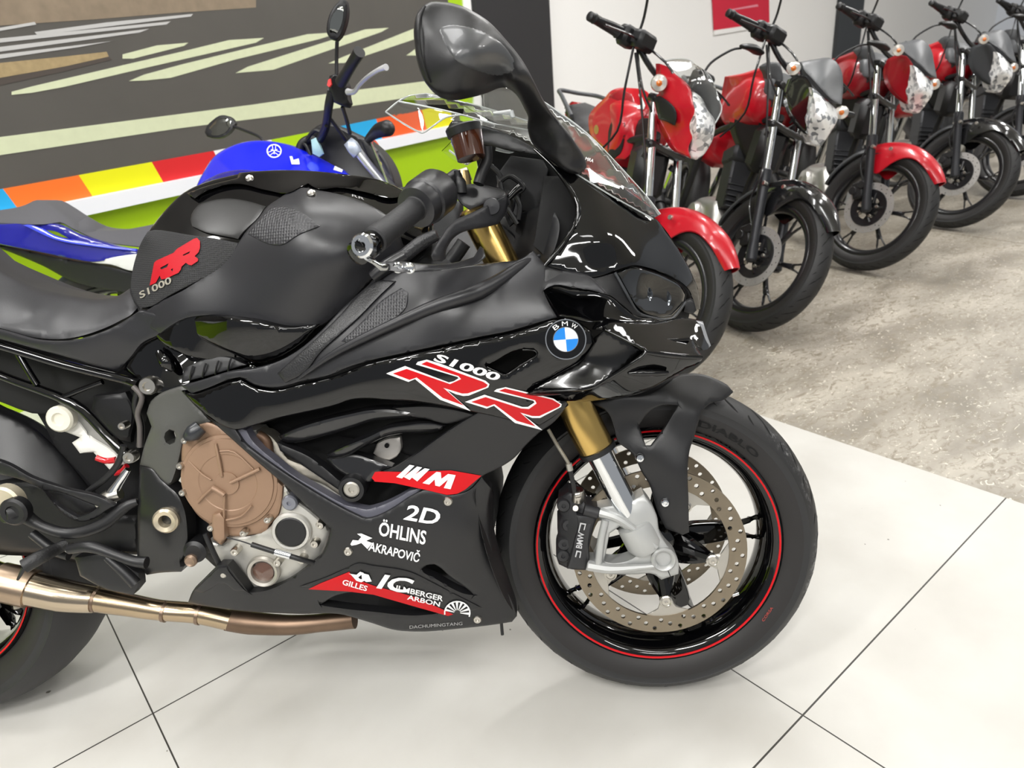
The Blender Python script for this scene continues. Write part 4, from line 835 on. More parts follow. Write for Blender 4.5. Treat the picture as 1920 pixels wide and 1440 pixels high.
# gloss middle panel
glo = [(340,733),(362,738),(390,730),(430,716),(452,712),(478,726),(520,731),(560,721),(620,707),(692,681),(760,666),(830,651),(900,636),(960,624),(1000,612),(1045,598),(1075,600),(1110,622),(1115,645),(1095,672),(1050,700),(1000,733),(985,745),(1020,748),(1060,752),(1066,760),(1045,778),(1004,804),(960,790),(905,777),(880,772),(805,757),(760,752),(730,751),(690,748),(660,750),(630,760),(560,776),(520,785),(480,797),(440,806),(405,792),(370,765)]
vent = [(980,656),(1000,657),(1004,667),(948,702),(930,695),(913,688)]
slotp = [(372,742),(400,736),(440,738),(430,752),(400,765),(378,762)]
panel(BK, 'gloss_side_panel', glo, GLOSS, bike, field=FS, dy=-.002, holes=[vent], th=.012, rd=4, rm=.004, g=8, crown=.003, crad=30, mirror=False)
bar('vent_rim', [(980,656,-.241),(1001,657,-.241),(1005,667,-.241),(975,686,-.238),(948,703,-.236),(930,696,-.236),(913,688,-.236)], .0013, GLOSS)
bar('panel_crease', [(960,627,-.237),(980,638,-.2385),(1000,643,-.239),(1020,650,-.239),(1030,662,-.238),(1045,672,-.237),(1062,674,-.236)], [.001,.003,.0035,.003,.003,.003,.001], GLOSS)
# far side of the bodywork (mirror of the near side)
panel(BK, 'far_side_fairing', [(362,738),(560,690),(690,560),(860,510),(1000,480),(1110,530),(1190,590),(1100,690),(1004,804),(903,890),(880,1000),(940,1120),(800,1170),(640,1140),(480,1100),(560,1060),(700,980),(640,900),(480,797)], MATTE, bike, field=lambda q: -FS(q) , th=.006, rd=3, g=22, sgn=1., fn=None)
# lettering
def z2(L): return [(700 + x / 4.8, 640 + y / 4.8) for x, y in L]
W1 = z2([(115,290),(285,222),(680,370),(725,358),(768,332),(755,320),(383,208),(400,185),(480,165),(600,200),(1010,355),(1045,385),(1035,415),(860,488),(810,492),(740,475),(665,440),(875,628),(600,525),(375,340),(315,365)])
R1 = z2([(175,290),(300,248),(560,340),(690,385),(790,340),(765,312),(430,205),(480,182),(990,365),(1030,392),(1015,412),(850,468),(800,470),(628,418),(815,578),(625,510),(390,325),(325,347)])
W2 = z2([(825,545),(1000,480),(1340,590),(1390,590),(1450,550),(1440,535),(1085,450),(1110,430),(1190,412),(1620,515),(1695,565),(1690,590),(1500,690),(1430,690),(1350,660),(1522,800),(1275,735),(1085,580),(1020,605)])
R2 = z2([(880,545),(1010,502),(1330,605),(1400,610),(1470,560),(1455,530),(1130,445),(1185,425),(1610,525),(1685,570),(1670,590),(1495,672),(1430,672),(1320,640),(1460,765),(1290,715),(1090,565),(1025,588)])
mb = MB()
for L in (W1, W2): decal(BK, 'x', L, None, None, FS, -.0062, mb=mb, g=8)
mb.build('model_lettering_border', WHITE, bike, None, label='white outline of the letters RR')
mb = MB()
for L in (R1, R2): decal(BK, 'x', L, None, None, FS, -.0069, mb=mb, g=8)
mb.build('model_lettering', REDL, bike, None, label='large red letters RR')
text_px(BK, 'model_number', 'S1000', (811,676), (931,715), (822,663), WHITE, bike, FS, -.0066, .03, label='white lettering S1000')
mb = MB()
for q in range(3):
    x0 = 885 + q*62; decal(BK, 'x', z6([(x0,150),(x0+110,50+q*14),(x0+150,58+q*14),(x0+48,162+q*12)]), None, None, FS, -.0034, mb=mb, g=9)
decal(BK, 'x', z6([(1100,200),(1215,108),(1250,112),(1255,165),(1310,125),(1372,135),(1330,250),(1275,240),(1310,170),(1240,228),(1205,220),(1200,170),(1155,212)]), None, None, FS, -.0034, mb=mb, g=9)
mb.build('m_letters', WHITE, bike, None, label='white slashes and letter M'); mb = MB()
T = [('ÖHLINS', (709,1004), (797,1022), (713,972), .0), ('AKRAPOVIČ', (690,1032), (785,1055), (695,1010), .0), ('2D', (756,974), (820,985), (766,946), .02), ('GILLES', (641,1096), (687,1109), (644,1086), .02), ('IC', (705,1103), (762,1113), (722,1077), .03), ('ILMBERGER', (742,1107), (830,1128), (744,1097), .01), ('ARBON', (763,1124), (824,1138), (765,1115), .01)]
for s, a, b, c_, bo in T: text_px(BK, 'sponsor_sticker', s, a, b, c_, WHITE, bike, FS, -.0058 if s in ('GILLES', 'IC', 'ILMBERGER', 'ARBON') else -.0015, max(bo, .022))
decal(BK, 'x', z6([(510,700),(530,665),(575,670),(600,640),(565,615),(600,612),(690,650),(640,672),(690,690),(650,740),(600,690),(560,705),(520,712)]), None, None, FS, -.0016, mb=mb, g=9)
for L in ([(495,940),(560,950),(590,925),(620,935),(570,975)], [(600,935),(660,950),(685,1005),(640,1010),(605,985)], [(515,950),(560,1000),(600,1012),(640,990),(590,985),(560,960)]): decal(BK, 'x', z6(L), None, None, FS, -.0062, mb=mb, g=9)
for k in range(8):
    a = math.radians(-170 + k * 24); a2 = a + .22; c0 = z6([(1385,1262)])[0]
    p = lambda r, a: (c0[0] + 23*r*math.cos(a), c0[1] + 21*r*math.sin(a))
    decal(BK, 'x', [p(.25, a), p(1, a), p(1, a2), p(.25, a2)], None, None, FS, -.006, mb=mb, g=9)
ring = [(c0[0] + 25*math.cos(t), c0[1] + 22.5*math.sin(t)) for t in np.linspace(-3.3, .35, 14)]; ring2 = [(c0[0] + 22.5*math.cos(t), c0[1] + 20*math.sin(t)) for t in np.linspace(.35, -3.3, 14)]
decal(BK, 'x', ring + ring2, None, None, FS, -.006, mb=mb, g=9)
mb.build('sponsor_stickers', WHITE, bike, None, label='white sponsor lettering')
text_px(BK, 'small_print', 'DACHUMINGTANG', (768,1179), (867,1172), (768,1173), mat('faint_print', 'a5a5a5', .5), bike, FS, -.0012, 0)
# badge
bc = BK.q(np.array([1061.]), np.array([636.]), FS(np.array([[1061, 636]])) - .012)[0]; bd = np.array([.10, 1, .04])
def ringp(prof, m, name, seg=48, par=None): mb = MB(); mb.add(*lathe(prof, bc, bd, seg)); return mb.build(name, m, par or bike, 30)
bdg = ringp([(.0305, .008), (.0305, 0), (.029, -.0015), (.0, -.0015)], GLOSS, 'badge')
ringp([(.0300, -.0008), (.0300, -.0028), (.0286, -.0028), (.0286, -.0008)], CHROME, 'badge_ring', par=bdg)
ringp([(.0186, -.001), (.0186, -.0026), (.0178, -.0026), (.0178, -.001)], CHROME, 'badge_ring', par=bdg)
ex = np.array([1, -.10, 0.]); ex /= np.linalg.norm(ex); ez = np.array([-.004, -.04, 1.]); bn_ = bd/np.linalg.norm(bd)
for q in range(4):
    V = [bc - bn_*.0022]; 
    for k in range(9): a = math.pi/2*q + math.pi/2*k/8 + math.radians(2); V.append(bc - bn_*.0022 + (ex*math.cos(a) + ez*math.sin(a))*.0178)
    put('badge_quadrant', V, [tuple(range(10))], BLUEB if q % 2 else WHITE, bdg, None, label='blue quadrant' if q % 2 else 'white quadrant')
mb = MB()
for s, a in (('B', 125), ('M', 90), ('W', 55)):
    V, F = text_mesh(s, .0); a = math.radians(a); c1 = bc - bn_*.0024 + (ex*math.cos(a) + ez*math.sin(a))*.0233; tx = ex*math.sin(a) - ez*math.cos(a); ty = ex*math.cos(a) + ez*math.sin(a)
    mb.add([c1 + tx*(v[0]-.5)*.0085 + ty*(v[1]-.5)*.0068 for v in V], F)
mb.build('badge_letters', WHITE, bdg, None)
# gloss slats in the radiator opening
panel(BK, 'fairing_slat', [(520,818),(545,806),(600,788),(655,775),(690,768),(725,766),(770,772),(800,779),(770,783),(740,786),(700,790),(660,803),(610,818),(560,830),(532,832)], SLAT, bike, ctrl=[(520,818,-.165),(700,768,-.20),(800,779,-.205),(640,808,-.175),(560,828,-.165)], th=.03, rd=7, rm=.012, g=8)
panel(BK, 'fairing_slat', [(612,852),(640,838),(690,818),(725,802),(760,796),(800,792),(838,798),(830,806),(800,812),(750,814),(722,820),(680,840),(645,858),(620,862)], SLAT, bike, ctrl=[(612,852,-.165),(730,802,-.20),(838,798,-.205),(650,858,-.17),(750,812,-.19)], th=.03, rd=7, rm=.012, g=8)
panel(BK, 'radiator_frame', [(520,830),(540,838),(580,856),(612,880),(640,905),(650,915),(640,922),(600,895),(560,868),(525,845)], DARK, bike, ctrl=[(520,830,-.16),(650,915,-.17)], th=.02, rd=3, g=9)
panel(BK, 'radiator_duct', [(612,860),(660,850),(700,862),(735,875),(702,890),(698,902),(672,905),(655,895),(630,880)], SLAT, bike, ctrl=[(612,860,-.155),(735,875,-.17),(670,900,-.165)], th=.02, rd=4, g=9)
panel(BK, 'slat_pod', [(735,765),(800,762),(850,768),(900,780),(870,788),(838,795),(800,786),(760,778)], DARK, bike, ctrl=[(735,765,-.2),(900,780,-.212),(838,795,-.2)], th=.02, rd=3, g=9)
boss('crash_pad', 659, 918, -.178, [(.022, .04), (.023, .005), (.021, -.002), (.015, -.003), (.0145, .002), (0, .002)], DARK, 32)
boss('crash_pad_bolt', 659, 918, -.180, [(.0135, .008), (.0135, 0), (.011, -.002), (.005, -.002), (.004, .001), (0, .001)], CARRIER, 24)
# ---- nose
NOSE = [(1002,280,-.13),(1085,392,-.17),(1040,475,-.2),(1020,497,-.205),(1110,520,-.2),(1190,497,-.17),(1230,405,-.03),(1210,402,-.05),(1250,440,-.03),(1275,475,-.025),(1310,550,-.01),(1312,580,-.01),(1130,385,-.145),(1180,420,-.115),(1095,425,-.188),(1140,447,-.184),(1190,478,-.158),(1245,515,-.105),(1090,330,-.135),(1150,365,-.10),(1080,470,-.196),(1140,498,-.188),(1285,545,-.07)]
FN = tps([p[:2] for p in NOSE], [p[2] for p in NOSE])
nose = [(1000,276),(1020,285),(1055,305),(1090,328),(1130,352),(1180,382),(1215,402),(1232,412),(1248,434),(1275,472),(1297,512),(1311,550),(1313,580),(1305,581),(1300,566),(1292,545),(1277,530),(1250,515),(1212,502),(1190,498),(1160,506),(1115,520),(1060,508),(1022,498),(1040,475),(1064,446),(1079,420),(1085,394),(1076,366),(1058,338),(1040,315),(1018,292)]
panel(BK, 'nose_fairing', nose, GLOSS, bike, field=FN, th=.006, rd=4, rm=.004, g=8)
bar('cockpit_rim', [(1002,280,-.134),(1040,316,-.15),(1074,364,-.168),(1084,394,-.174),(1078,422,-.18),(1062,448,-.196),(1040,476,-.206),(1021,498,-.21)], [.002,.003,.004,.0045,.0045,.004,.0035,.0025], GLOSS)
panel(BK, 'nose_far_side', [(1100,340),(1180,384),(1228,410),(1275,474),(1310,552),(1312,582),(1270,560),(1200,480),(1130,420)], GLOSS, bike, field=lambda q: .02 - FN(q)*.9, th=.01, rd=3, g=14)
panel(BK, 'nose_inner', [(1020,330),(1090,335),(1180,400),(1260,480),(1300,560),(1290,600),(1200,600),(1100,540),(1040,500),(1000,460)], DEEP, bike, ctrl=[(1020,330,-.09),(1090,335,-.08),(1260,480,-.02),(1290,590,-.02),(1040,500,-.15),(1200,590,-.12)], th=.06, rd=5, g=20)
# headlight
HL = [(1152,511),(1168,504),(1190,499),(1212,505),(1250,520),(1277,535),(1287,552),(1284,568),(1262,595),(1240,598),(1205,590),(1190,578),(1175,552)]
fh_ = panel(BK, 'headlight', HL, mat('headlight_housing', '1d1e20', .3, coat=.5), bike, ctrl=[(1152,510,-.188),(1212,505,-.145),(1277,535,-.07),(1285,565,-.06),(1262,595,-.09),(1205,590,-.16),(1175,550,-.185),(1220,550,-.13)], th=.02, rd=3, g=9, dy=.022)
panel(BK, 'headlight_lens', [(1158,512),(1190,501),(1212,507),(1250,522),(1276,537),(1284,553),(1281,567),(1260,591),(1240,594),(1207,586),(1194,575),(1180,552)], SMOKE, bike, field=fh_, th=.003, rd=4, rm=.003, g=8)
bar('headlight_trim', [(1153,511,-.192),(1175,551,-.19),(1190,578,-.175),(1205,591,-.162),(1240,599,-.12),(1262,596,-.095),(1285,567,-.062)], .0022, mat('trim_grey', '3a3c3f', .3))
for u, v, r in ((1207,552,.014), (1240,560,.016)):
    boss('headlight_reflector', u, v, float(fh_(np.array([[u, v]]))[0]) + .014, [(r, .006), (r, -.002), (r*.8, .0), (r*.5, .006), (0, .008)], mat('reflector', 'aab0b8', .12, .95), 24)
# black panel between nose and winglet
panel(BK, 'headlight_surround', [(1022,499),(1060,509),(1112,521),(1152,512),(1176,552),(1194,580),(1210,594),(1196,594),(1170,575),(1143,554),(1100,543),(1070,539),(1040,535),(1019,544)], DARK, bike, ctrl=[(1022,499,-.207),(1112,521,-.2),(1152,512,-.19),(1194,580,-.175),(1143,554,-.205),(1019,544,-.215)], th=.01, rd=3, g=9)
panel(BK, 'duct_panel', [(1019,545),(1040,536),(1070,540),(1100,544),(1143,555),(1170,576),(1196,594),(1230,599),(1240,603),(1180,603),(1140,602),(1110,605),(1075,601),(1046,595),(1032,570)], GLOSS, bike, ctrl=[(1019,545,-.222),(1046,595,-.238),(1143,555,-.195),(1230,599,-.15),(1140,602,-.22),(1075,570,-.2)], th=.01, rd=3, g=8, crown=-.01, crad=20)
# winglet
WGU = [(1110,618),(1118,604),(1145,601),(1190,604),(1235,604),(1262,598),(1290,597),(1315,602),(1322,620),(1331,646),(1328,654),(1319,657),(1308,650),(1300,640),(1308,655),(1317,669),(1290,668),(1250,664),(1212,660),(1180,642),(1135,620)]
panel(BK, 'winglet', WGU, GLOSS, bike, ctrl=[(1110,618,-.235),(1145,601,-.225),(1262,598,-.14),(1315,602,-.13),(1331,646,-.17),(1317,669,-.235),(1212,660,-.275),(1250,630,-.21),(1180,642,-.26),(1190,610,-.215)], th=.008, rd=4, rm=.004, g=8)
WGL = [(1212,661),(1250,666),(1290,670),(1318,671),(1311,681),(1290,690),(1262,706),(1235,722),(1205,736),(1160,746),(1110,752),(1062,753),(1020,748),(985,740),(1000,733),(1060,731),(1107,727),(1140,710),(1175,688),(1200,672)]
panel(BK, 'winglet', WGL, GLOSS, bike, ctrl=[(1212,661,-.278),(1318,671,-.24),(1262,706,-.235),(1205,736,-.225),(1110,752,-.205),(1062,753,-.205),(985,738,-.235),(1107,727,-.255),(1175,688,-.272),(1200,710,-.25)], th=.008, rd=4, rm=.004, g=8)
bar('winglet_edge', [(1135,619,-.243),(1180,642,-.265),(1211,660,-.281),(1175,688,-.276),(1140,710,-.265),(1106,728,-.257),(1060,732,-.245),(1000,734,-.238)], [.0015,.002,.003,.0026,.0024,.002,.0018,.001], GLOSS)
bar('winglet_edge', [(1211,660,-.281),(1240,664,-.27),(1280,668,-.25),(1316,670,-.24)], [.003,.0045,.0045,.003], GLOSS)
bar('winglet_fin', [(1178,700,-.262),(1200,699,-.262),(1230,699,-.258),(1252,699,-.25)], [.003,.005,.0052,.003], GLOSS)
bar('winglet_fin', [(1228,636,-.222),(1260,638,-.215),(1290,636,-.2)], [.001,.003,.004], GLOSS)
panel(BK, 'winglet_duct', [(1132,621),(1180,643),(1208,660),(1170,688),(1101,728),(1050,731),(996,731),(1050,695),(1095,668),(1108,640)], mat('duct_gloss_black', '040404', .2, coat=.3), bike, ctrl=[(1132,621,-.235),(1205,660,-.24),(1101,728,-.235),(996,731,-.226),(1100,680,-.215)], th=.006, rd=2, g=9)
panel(BK, 'winglet_tip', [(1300,600),(1318,603),(1330,640),(1333,648),(1326,655),(1314,640),(1304,620)], mat('winglet_grey_edge', '6a6c70', .3, coat=.5), bike, ctrl=[(1300,600,-.132),(1330,648,-.175),(1305,620,-.15)], th=.004, rd=2, g=7)
panel(BK, 'nose_bracket', [(1285,565),(1300,560),(1306,582),(1300,588),(1282,585)], DARK, bike, ctrl=[(1285,565,-.05),(1306,582,-.03)], th=.02, rd=2, g=6)
# ---- windscreen
SCR = [(845,224),(862,206),(885,180),(908,163),(950,157),(985,171),(1040,205),(1100,250),(1150,300),(1185,338),(1215,372),(1238,402),(1224,410),(1200,398),(1150,368),(1120,350),(1090,331),(1050,303),(1010,281),(960,255),(920,240),(880,231)]
SC_C = [(845,224,-.07),(885,180,-.055),(950,157,-.01),(1040,205,.0),(1100,250,.0),(1185,338,-.01),(1238,402,-.01),(1224,410,-.05),(1150,368,-.11),(1090,331,-.135),(1010,281,-.13),(920,240,-.11),(980,215,-.07),(1100,290,-.075),(1170,350,-.07)]
fsc = panel(BK, 'windscreen', SCR, GLASS, bike, ctrl=SC_C, th=.003, rd=0, g=9)
panel(BK, 'windscreen_far_half', [(905,166),(950,158),(985,171),(1040,205),(1100,250),(1150,300),(1185,338),(1236,402),(1180,362),(1100,320),(1020,275),(960,250),(905,235),(850,262),(828,283),(850,300),(876,310),(890,300),(905,240)], GLASS, bike, ctrl=[(950,158,.0),(1040,205,.0),(1185,338,.0),(1236,402,.0),(1100,320,.12),(960,250,.17),(850,290,.19)], th=.003, rd=0, g=12)
panel(BK, 'screen_frame', [(842,234),(850,224),(880,231),(920,241),(960,256),(1005,280),(1015,292),(985,287),(950,280),(915,270),(880,262),(850,252),(846,262),(840,250)], DARK, bike, ctrl=[(845,235,-.05),(920,245,-.09),(1010,285,-.12),(900,258,-.085)], th=.012, rd=3, g=8)
# clip-on deflector
DFA = [(747,190),(768,180),(800,176),(850,188),(925,208),(1000,232),(990,244),(925,232),(862,214),(800,200)]
panel(BK, 'screen_deflector', DFA, GLASS, bike, ctrl=[(747,190,-.11),(800,176,-.03),(925,208,-.03),(1000,232,-.05),(990,244,-.09),(862,214,-.12)], th=.003, rd=0, g=9)
panel(BK, 'screen_deflector', [(723,210),(747,190),(800,200),(850,212),(866,215),(834,220),(810,238),(795,248),(785,248),(757,232)], GLASS, bike, ctrl=[(723,210,-.13),(747,190,-.11),(866,215,-.12),(790,248,-.112)], th=.003, rd=0, g=9)
EDG = mat('acrylic_edge', 'e9eded', .15, trans=.55)
bar('deflector_edge', [(723,210,-.13),(747,190,-.11),(768,180,-.06),(800,176,-.03)], .0014, EDG)
bar('deflector_edge', [(723,210,-.13),(757,232,-.122),(785,247,-.114),(795,248,-.114),(810,238,-.117),(836,220,-.12),(866,215,-.12)], .0014, EDG)
bar('deflector_edge', [(747,190,-.112),(800,200,-.115),(862,214,-.12),(925,232,-.105),(990,245,-.09)], .0013, EDG)
bar('deflector_edge', [(800,176,-.03),(860,190,-.03),(925,208,-.03),(1000,232,-.05)], .0014, EDG)
bar('screen_edge', [(908,163,-.02),(950,157,.0),(985,171,.0),(1040,205,0),(1100,250,0),(1150,300,0),(1185,338,0),(1215,372,-.005),(1238,402,-.01)], .0016, EDG)
bar('screen_edge', [(1224,410,-.055),(1150,369,-.113),(1090,332,-.138),(1010,282,-.133)], .0012, EDG)
for L in ([(925,214,-.08),(935,213,-.08),(958,210,-.08)], [(958,208,-.08),(962,222,-.08)], [(930,278,-.03),(955,283,-.03),(972,276,-.03)]): bar('deflector_clamp', L, .0042, mat('clear_clamp', 'dfe3e3', .1, trans=.6))
for L in ([(842,282,.1),(862,296,.1),(878,306,.1)],): bar('screen_edge', L, .0018, EDG)
# print marks on the screen
text_px(BK, 'screen_print', 'MRA', (1097,300), (1112,305), (1099,294), WHITE, bike, fsc, -.004, 0)
# ---- mirror
mir = [(777,82),(776,50),(782,25),(792,12),(808,3),(826,3),(866,11),(890,23),(912,37),(950,76),(982,117),(1000,150),(1017,184),(1030,205),(1046,225),(1062,243),(1080,270),(1097,298),(1100,312),(1087,325),(1068,322),(1040,303),(1012,280),(996,262),(989,240),(990,215),(981,195),(965,168),(948,156),(934,156),(910,165),(872,175),(840,179),(818,173),(798,156),(789,138)]
fm = panel(BK, 'mirror', mir, MATTE, bike, ctrl=[(777,82,-.378),(782,25,-.38),(826,3,-.365),(866,11,-.36),(950,76,-.33),(982,117,-.30),(1017,184,-.24),(1046,225,-.2),(1097,298,-.15),(1087,325,-.16),(1012,280,-.16),(990,225,-.19),(948,156,-.28),(872,175,-.365),(798,156,-.38),(850,80,-.398),(900,100,-.39),(960,150,-.31),(1000,205,-.225),(1050,270,-.19)], th=.03, rd=6, rm=.009, g=9)
panel(BK, 'mirror_signal_lens', [(822,58),(826,50),(835,47),(872,48),(910,60),(945,83),(970,119),(966,130),(955,138),(935,143),(897,135),(870,124),(852,112),(838,92),(829,76)], mat('dark_signal_lens', '48494b', .3, coat=.2), bike, field=fm, dy=-.0008, th=.004, rd=5, rm=.003, g=8)
bar('mirror_seam', [(797,12,-.374),(788,35,-.383),(787,80,-.388),(796,130,-.388),(806,156,-.384)], .0012, DEEP)
panel(BK, 'mirror_glass', [(784,80),(786,45),(800,20),(860,28),(900,50),(935,90),(940,130),(900,145),(840,160),(810,150)], CHROME, bike, field=fm, dy=.0365, th=.002, rd=1)
# far mirror
V, F = tube([(-.12, .16, .95), (-.13, .2, .99), (-.16, .26, 1.04), (-.2, .33, 1.08), (-.25, .39, 1.08)], [.018, .016, .02, .045, .03], 12); put('mirror', V, F, MATTE, bike)
# ---- handlebar, right side
def hb(name, pts, r, m, seg=16, label=None): return bar(name, pts, r, m, seg=seg, label=label)
mb = MB(); a = bp_(700,452,-.372); b = bp_(795,378,-.262); mb.add(*lathe([(.014,0),(.0175,.003),(.0175,.02),(.0165,.024),(.0165,.105),(.0215,.112),(.0225,.118)], a, b - a, 28)); mb.build('handlebar_grip', mat('grip_rubber', '242426', .62, bump=.5, bscale=260), bike, 35)
d_ = (b - a) / np.linalg.norm(b - a); La = np.linalg.norm(b - a)
mb = MB(); mb.add(*lathe([(.011,-.038),(.0155,-.036),(.0155,-.022),(.0175,-.02),(.0175,-.008),(.015,-.004),(.015,.004)], a, d_, 28)); mb.build('bar_end_weight', GLOSS, bike, 35)
mb = MB(); mb.add(*lathe([(.0185,.0),(.029,.002),(.031,.012),(.031,.022),(.034,.025),(.034,.062),(.030,.07),(.02,.074)], a + d_*(La-.025), d_, 32)); mb.build('throttle_housing', MATTE2, bike, 35)
mb = MB(); mb.add(*cyl(a + d_*(La+.03), a + d_*(La+.10), .0115, seg=20)); mb.build('handlebar_tube', DARK, bike, 35)
# bar end guard
e0 = bp_(681,461,-.405)
mb = MB(); mb.add(*lathe([(.0155,.006),(.0155,-.003),(.013,-.006),(.0085,-.006),(.0082,-.003),(.0045,-.003),(.0045,.0),(0,.0)], e0, (.25,1,-.1), 28)); mb.build('guard_end_cap', CHROME, bike, 30)
panel(BK, 'lever_guard_arm', [(672,474),(686,482),(694,484),(716,495),(732,494),(732,507),(714,508),(698,495),(684,487)], CHROME, bike, ctrl=[(672,474,-.405),(732,500,-.40),(700,490,-.405)], th=.007, rd=1.5, g=6, label='polished guard arm')
panel(BK, 'lever_guard', [(714,491),(745,490),(790,495),(830,495),(870,488),(888,482),(900,462),(906,466),(910,482),(895,494),(872,500),(830,506),(792,507),(765,511),(745,510),(732,507),(730,496)], MATTE2, bike, ctrl=[(714,491,-.40),(770,500,-.395),(830,500,-.34),(880,490,-.27),(905,470,-.23)], th=.008, rd=2.5, g=7)
for u, v in ((746,502),(768,503)): boss('guard_screw', u, v, -.404, [(.0068,.004),(.0068,0),(.005,-.002),(.003,-.001),(0,-.001)], CHROME, 18)
# brake lever
panel(BK, 'brake_lever', [(808,480),(811,472),(818,458),(829,441),(838,427),(849,416),(862,408),(879,401),(900,391),(919,381),(938,372),(950,366),(952,382),(946,401),(934,419),(910,426),(879,431),(862,437),(849,446),(840,458),(834,471),(834,485),(827,490),(812,489)], MATTE2, bike, ctrl=[(820,480,-.36),(830,445,-.34),(865,412,-.29),(905,395,-.24),(945,380,-.19),(900,424,-.255),(934,419,-.21)], th=.010, rd=5, rm=.006, g=7)
boss('lever_pivot', 922, 387, -.222, [(.0125,.01),(.0125,0),(.0115,-.002),(0,-.003)], MATTE2, 28)
panel(BK, 'master_cylinder', [(855,352),(880,345),(930,352),(948,358),(955,364),(944,372),(915,378),(900,386),(880,394),(862,380),(852,365)], MATTE2, bike, ctrl=[(855,352,-.2),(950,362,-.14),(880,390,-.22)], th=.03, rd=5, rm=.006, g=8)
hb('brake_reservoir', [(884,297,-.19),(872,245,-.185)], [.0215,.0245], mat('smoked_amber_reservoir', '5a2f1c', .08, trans=.5, coat=1.), 28)
hb('reservoir_lid', [(872,252,-.185),(868,238,-.185),(867,234,-.185)], [.026,.027,.022], DARK, 28)
hb('reservoir_hose', [(912,275,-.17),(913,300,-.17),(904,322,-.175),(897,345,-.18)], .0085, DARK, 14)
hb('adjuster', [(864,362,-.2),(863,342,-.2),(859,332,-.2),(857,320,-.2)], [.0095,.0085,.0045,.005], DARK, 14)
hb('fork_top_cap', [(870,352,-.05),(868,320,-.05)], [.014,.010], mat('pale_gold_fitting', 'bda778', .3, .9), 18)
hb('steering_damper', [(830,352,.03),(858,335,.03),(880,325,.03)], [.014,.014,.012], mat('cream_metal', 'cfc7b4', .35, .5), 18)
hb('switch_lever', [(953,372,-.13),(966,358,-.13),(976,350,-.13)], [.005,.006,.0065], GLOSS, 12)
for L in ([(938,340,-.1),(955,330,-.1),(975,342,-.1)], [(975,342,-.1),(982,352,-.1),(972,360,-.1)], [(938,342,-.1),(942,362,-.1)], [(940,375,-.11),(958,400,-.11),(970,420,-.11)], [(965,365,-.11),(975,385,-.11),(972,412,-.11)], [(950,360,-.09),(962,378,-.09),(955,405,-.09)], [(920,310,-.06),(938,330,-.06),(935,352,-.06)]): hb('control_cable', L, .0042, DARK, 8)
panel(BK, 'switch_bracket', [(935,335),(953,328),(968,335),(980,345),(975,378),(972,412),(955,425),(945,400),(938,370)], DARK, bike, ctrl=[(935,335,-.07),(980,345,-.06),(955,420,-.08)], th=.02, rd=3, g=8)
panel(BK, 'triple_clamp', [(905,432),(940,420),(965,440),(985,480),(950,500),(912,480)], DARK, bike, ctrl=[(905,432,-.06),(985,480,-.07)], th=.16, rd=4, rm=.01, g=10)
hb('wire_loom', [(758,480,-.16),(790,455,-.16),(820,440,-.16)], [.011,.011,.009], mat('loom_sleeve', '242427', .35, bump=1., bscale=300), 12)
hb('wire_loom', [(700,520,-.165),(725,500,-.165),(760,480,-.16)], [.011,.012,.012], mat('loom_tape', '1c1c1e', .3), 12)
hb('steering_stop', [(845,490,-.13),(860,470,-.13),(870,455,-.13)], .012, DARK, 12)
# ---- rear: wheel, swingarm, rest, exhaust
RX = (-1.405, 0, .322)
wr_ = make_wheel(bike, RX, .322, .2222, .078, .099, name='rear_wheel', a0=20, groove=False)
panel(BK, 'rear_hugger', [(-140,700),(0,770),(60,800),(110,845),(160,905),(190,945),(180,965),(130,940),(60,905),(0,880),(-140,850)], MATTE, bike, ctrl=[(-140,700,-.03),(0,770,-.06),(110,845,-.06),(190,945,-.07),(0,880,-.11),(130,940,-.11),(-140,850,-.1)], th=.02, rd=6, rm=.008, g=14)
panel(BK, 'swingarm', [(-140,880),(0,905),(60,903),(120,930),(200,960),(262,965),(262,1040),(215,1040),(190,1070),(100,1045),(0,1040),(-140,1010)], mat('swingarm_black', '141415', .4), bike, ctrl=[(-140,880,-.12),(200,960,-.12),(262,1000,-.12),(0,1040,-.12)], th=.05, rd=8, rm=.012, g=16)
panel(BK, 'heel_guard', [(-20,858),(10,868),(60,895),(120,915),(200,938),(215,948),(195,960),(178,972),(148,978),(120,965),(95,938),(78,918),(40,900),(-20,885)], MATTE, bike, ctrl=[(-20,860,-.16),(80,905,-.17),(200,945,-.17),(150,978,-.17)], holes=[[(80,918),(110,922),(160,940),(185,950),(168,962),(145,970),(120,955),(98,938)]], th=.008, rd=2.5, g=9)
panel(BK, 'heel_guard_plate', [(80,918),(110,922),(160,940),(185,950),(168,962),(145,970),(120,955),(98,938)], DARK, bike, ctrl=[(80,918,-.15),(185,950,-.155),(145,970,-.15)], th=.01, rd=3, g=10)
hb('footpeg_bracket', [(30,955,-.175),(75,985,-.175),(130,1000,-.172),(190,985,-.168),(235,950,-.16),(258,940,-.155)], [.016,.009,.010,.011,.009,.006], MATTE, 12)
hb('footpeg_bracket', [(60,1000,-.17),(100,1030,-.17),(130,1040,-.17)], [.008,.009,.010], MATTE, 12)
hb('footpeg_pivot', [(5,965,-.20),(25,960,-.185),(50,955,-.17)], [.014,.023,.016], DARK, 18)
boss('footpeg_ring', 22, 962, -.205, [(.023,.02),(.024,.004),(.020,0),(.012,.001),(.010,.006),(0,.006)], DARK)
boss('footpeg_cap', 4, 945, -.19, [(.03,.02),(.03,.002),(.026,-.002),(.02,0),(0,.002)], mat('pale_cap', 'd0c6ae', .35, .5))
hb('rear_brake_lever', [(130,1030,-.2),(170,1025,-.205),(215,1040,-.205),(250,1052,-.205),(275,1055,-.205)], [.008,.010,.008,.009,.010], MATTE, 12)
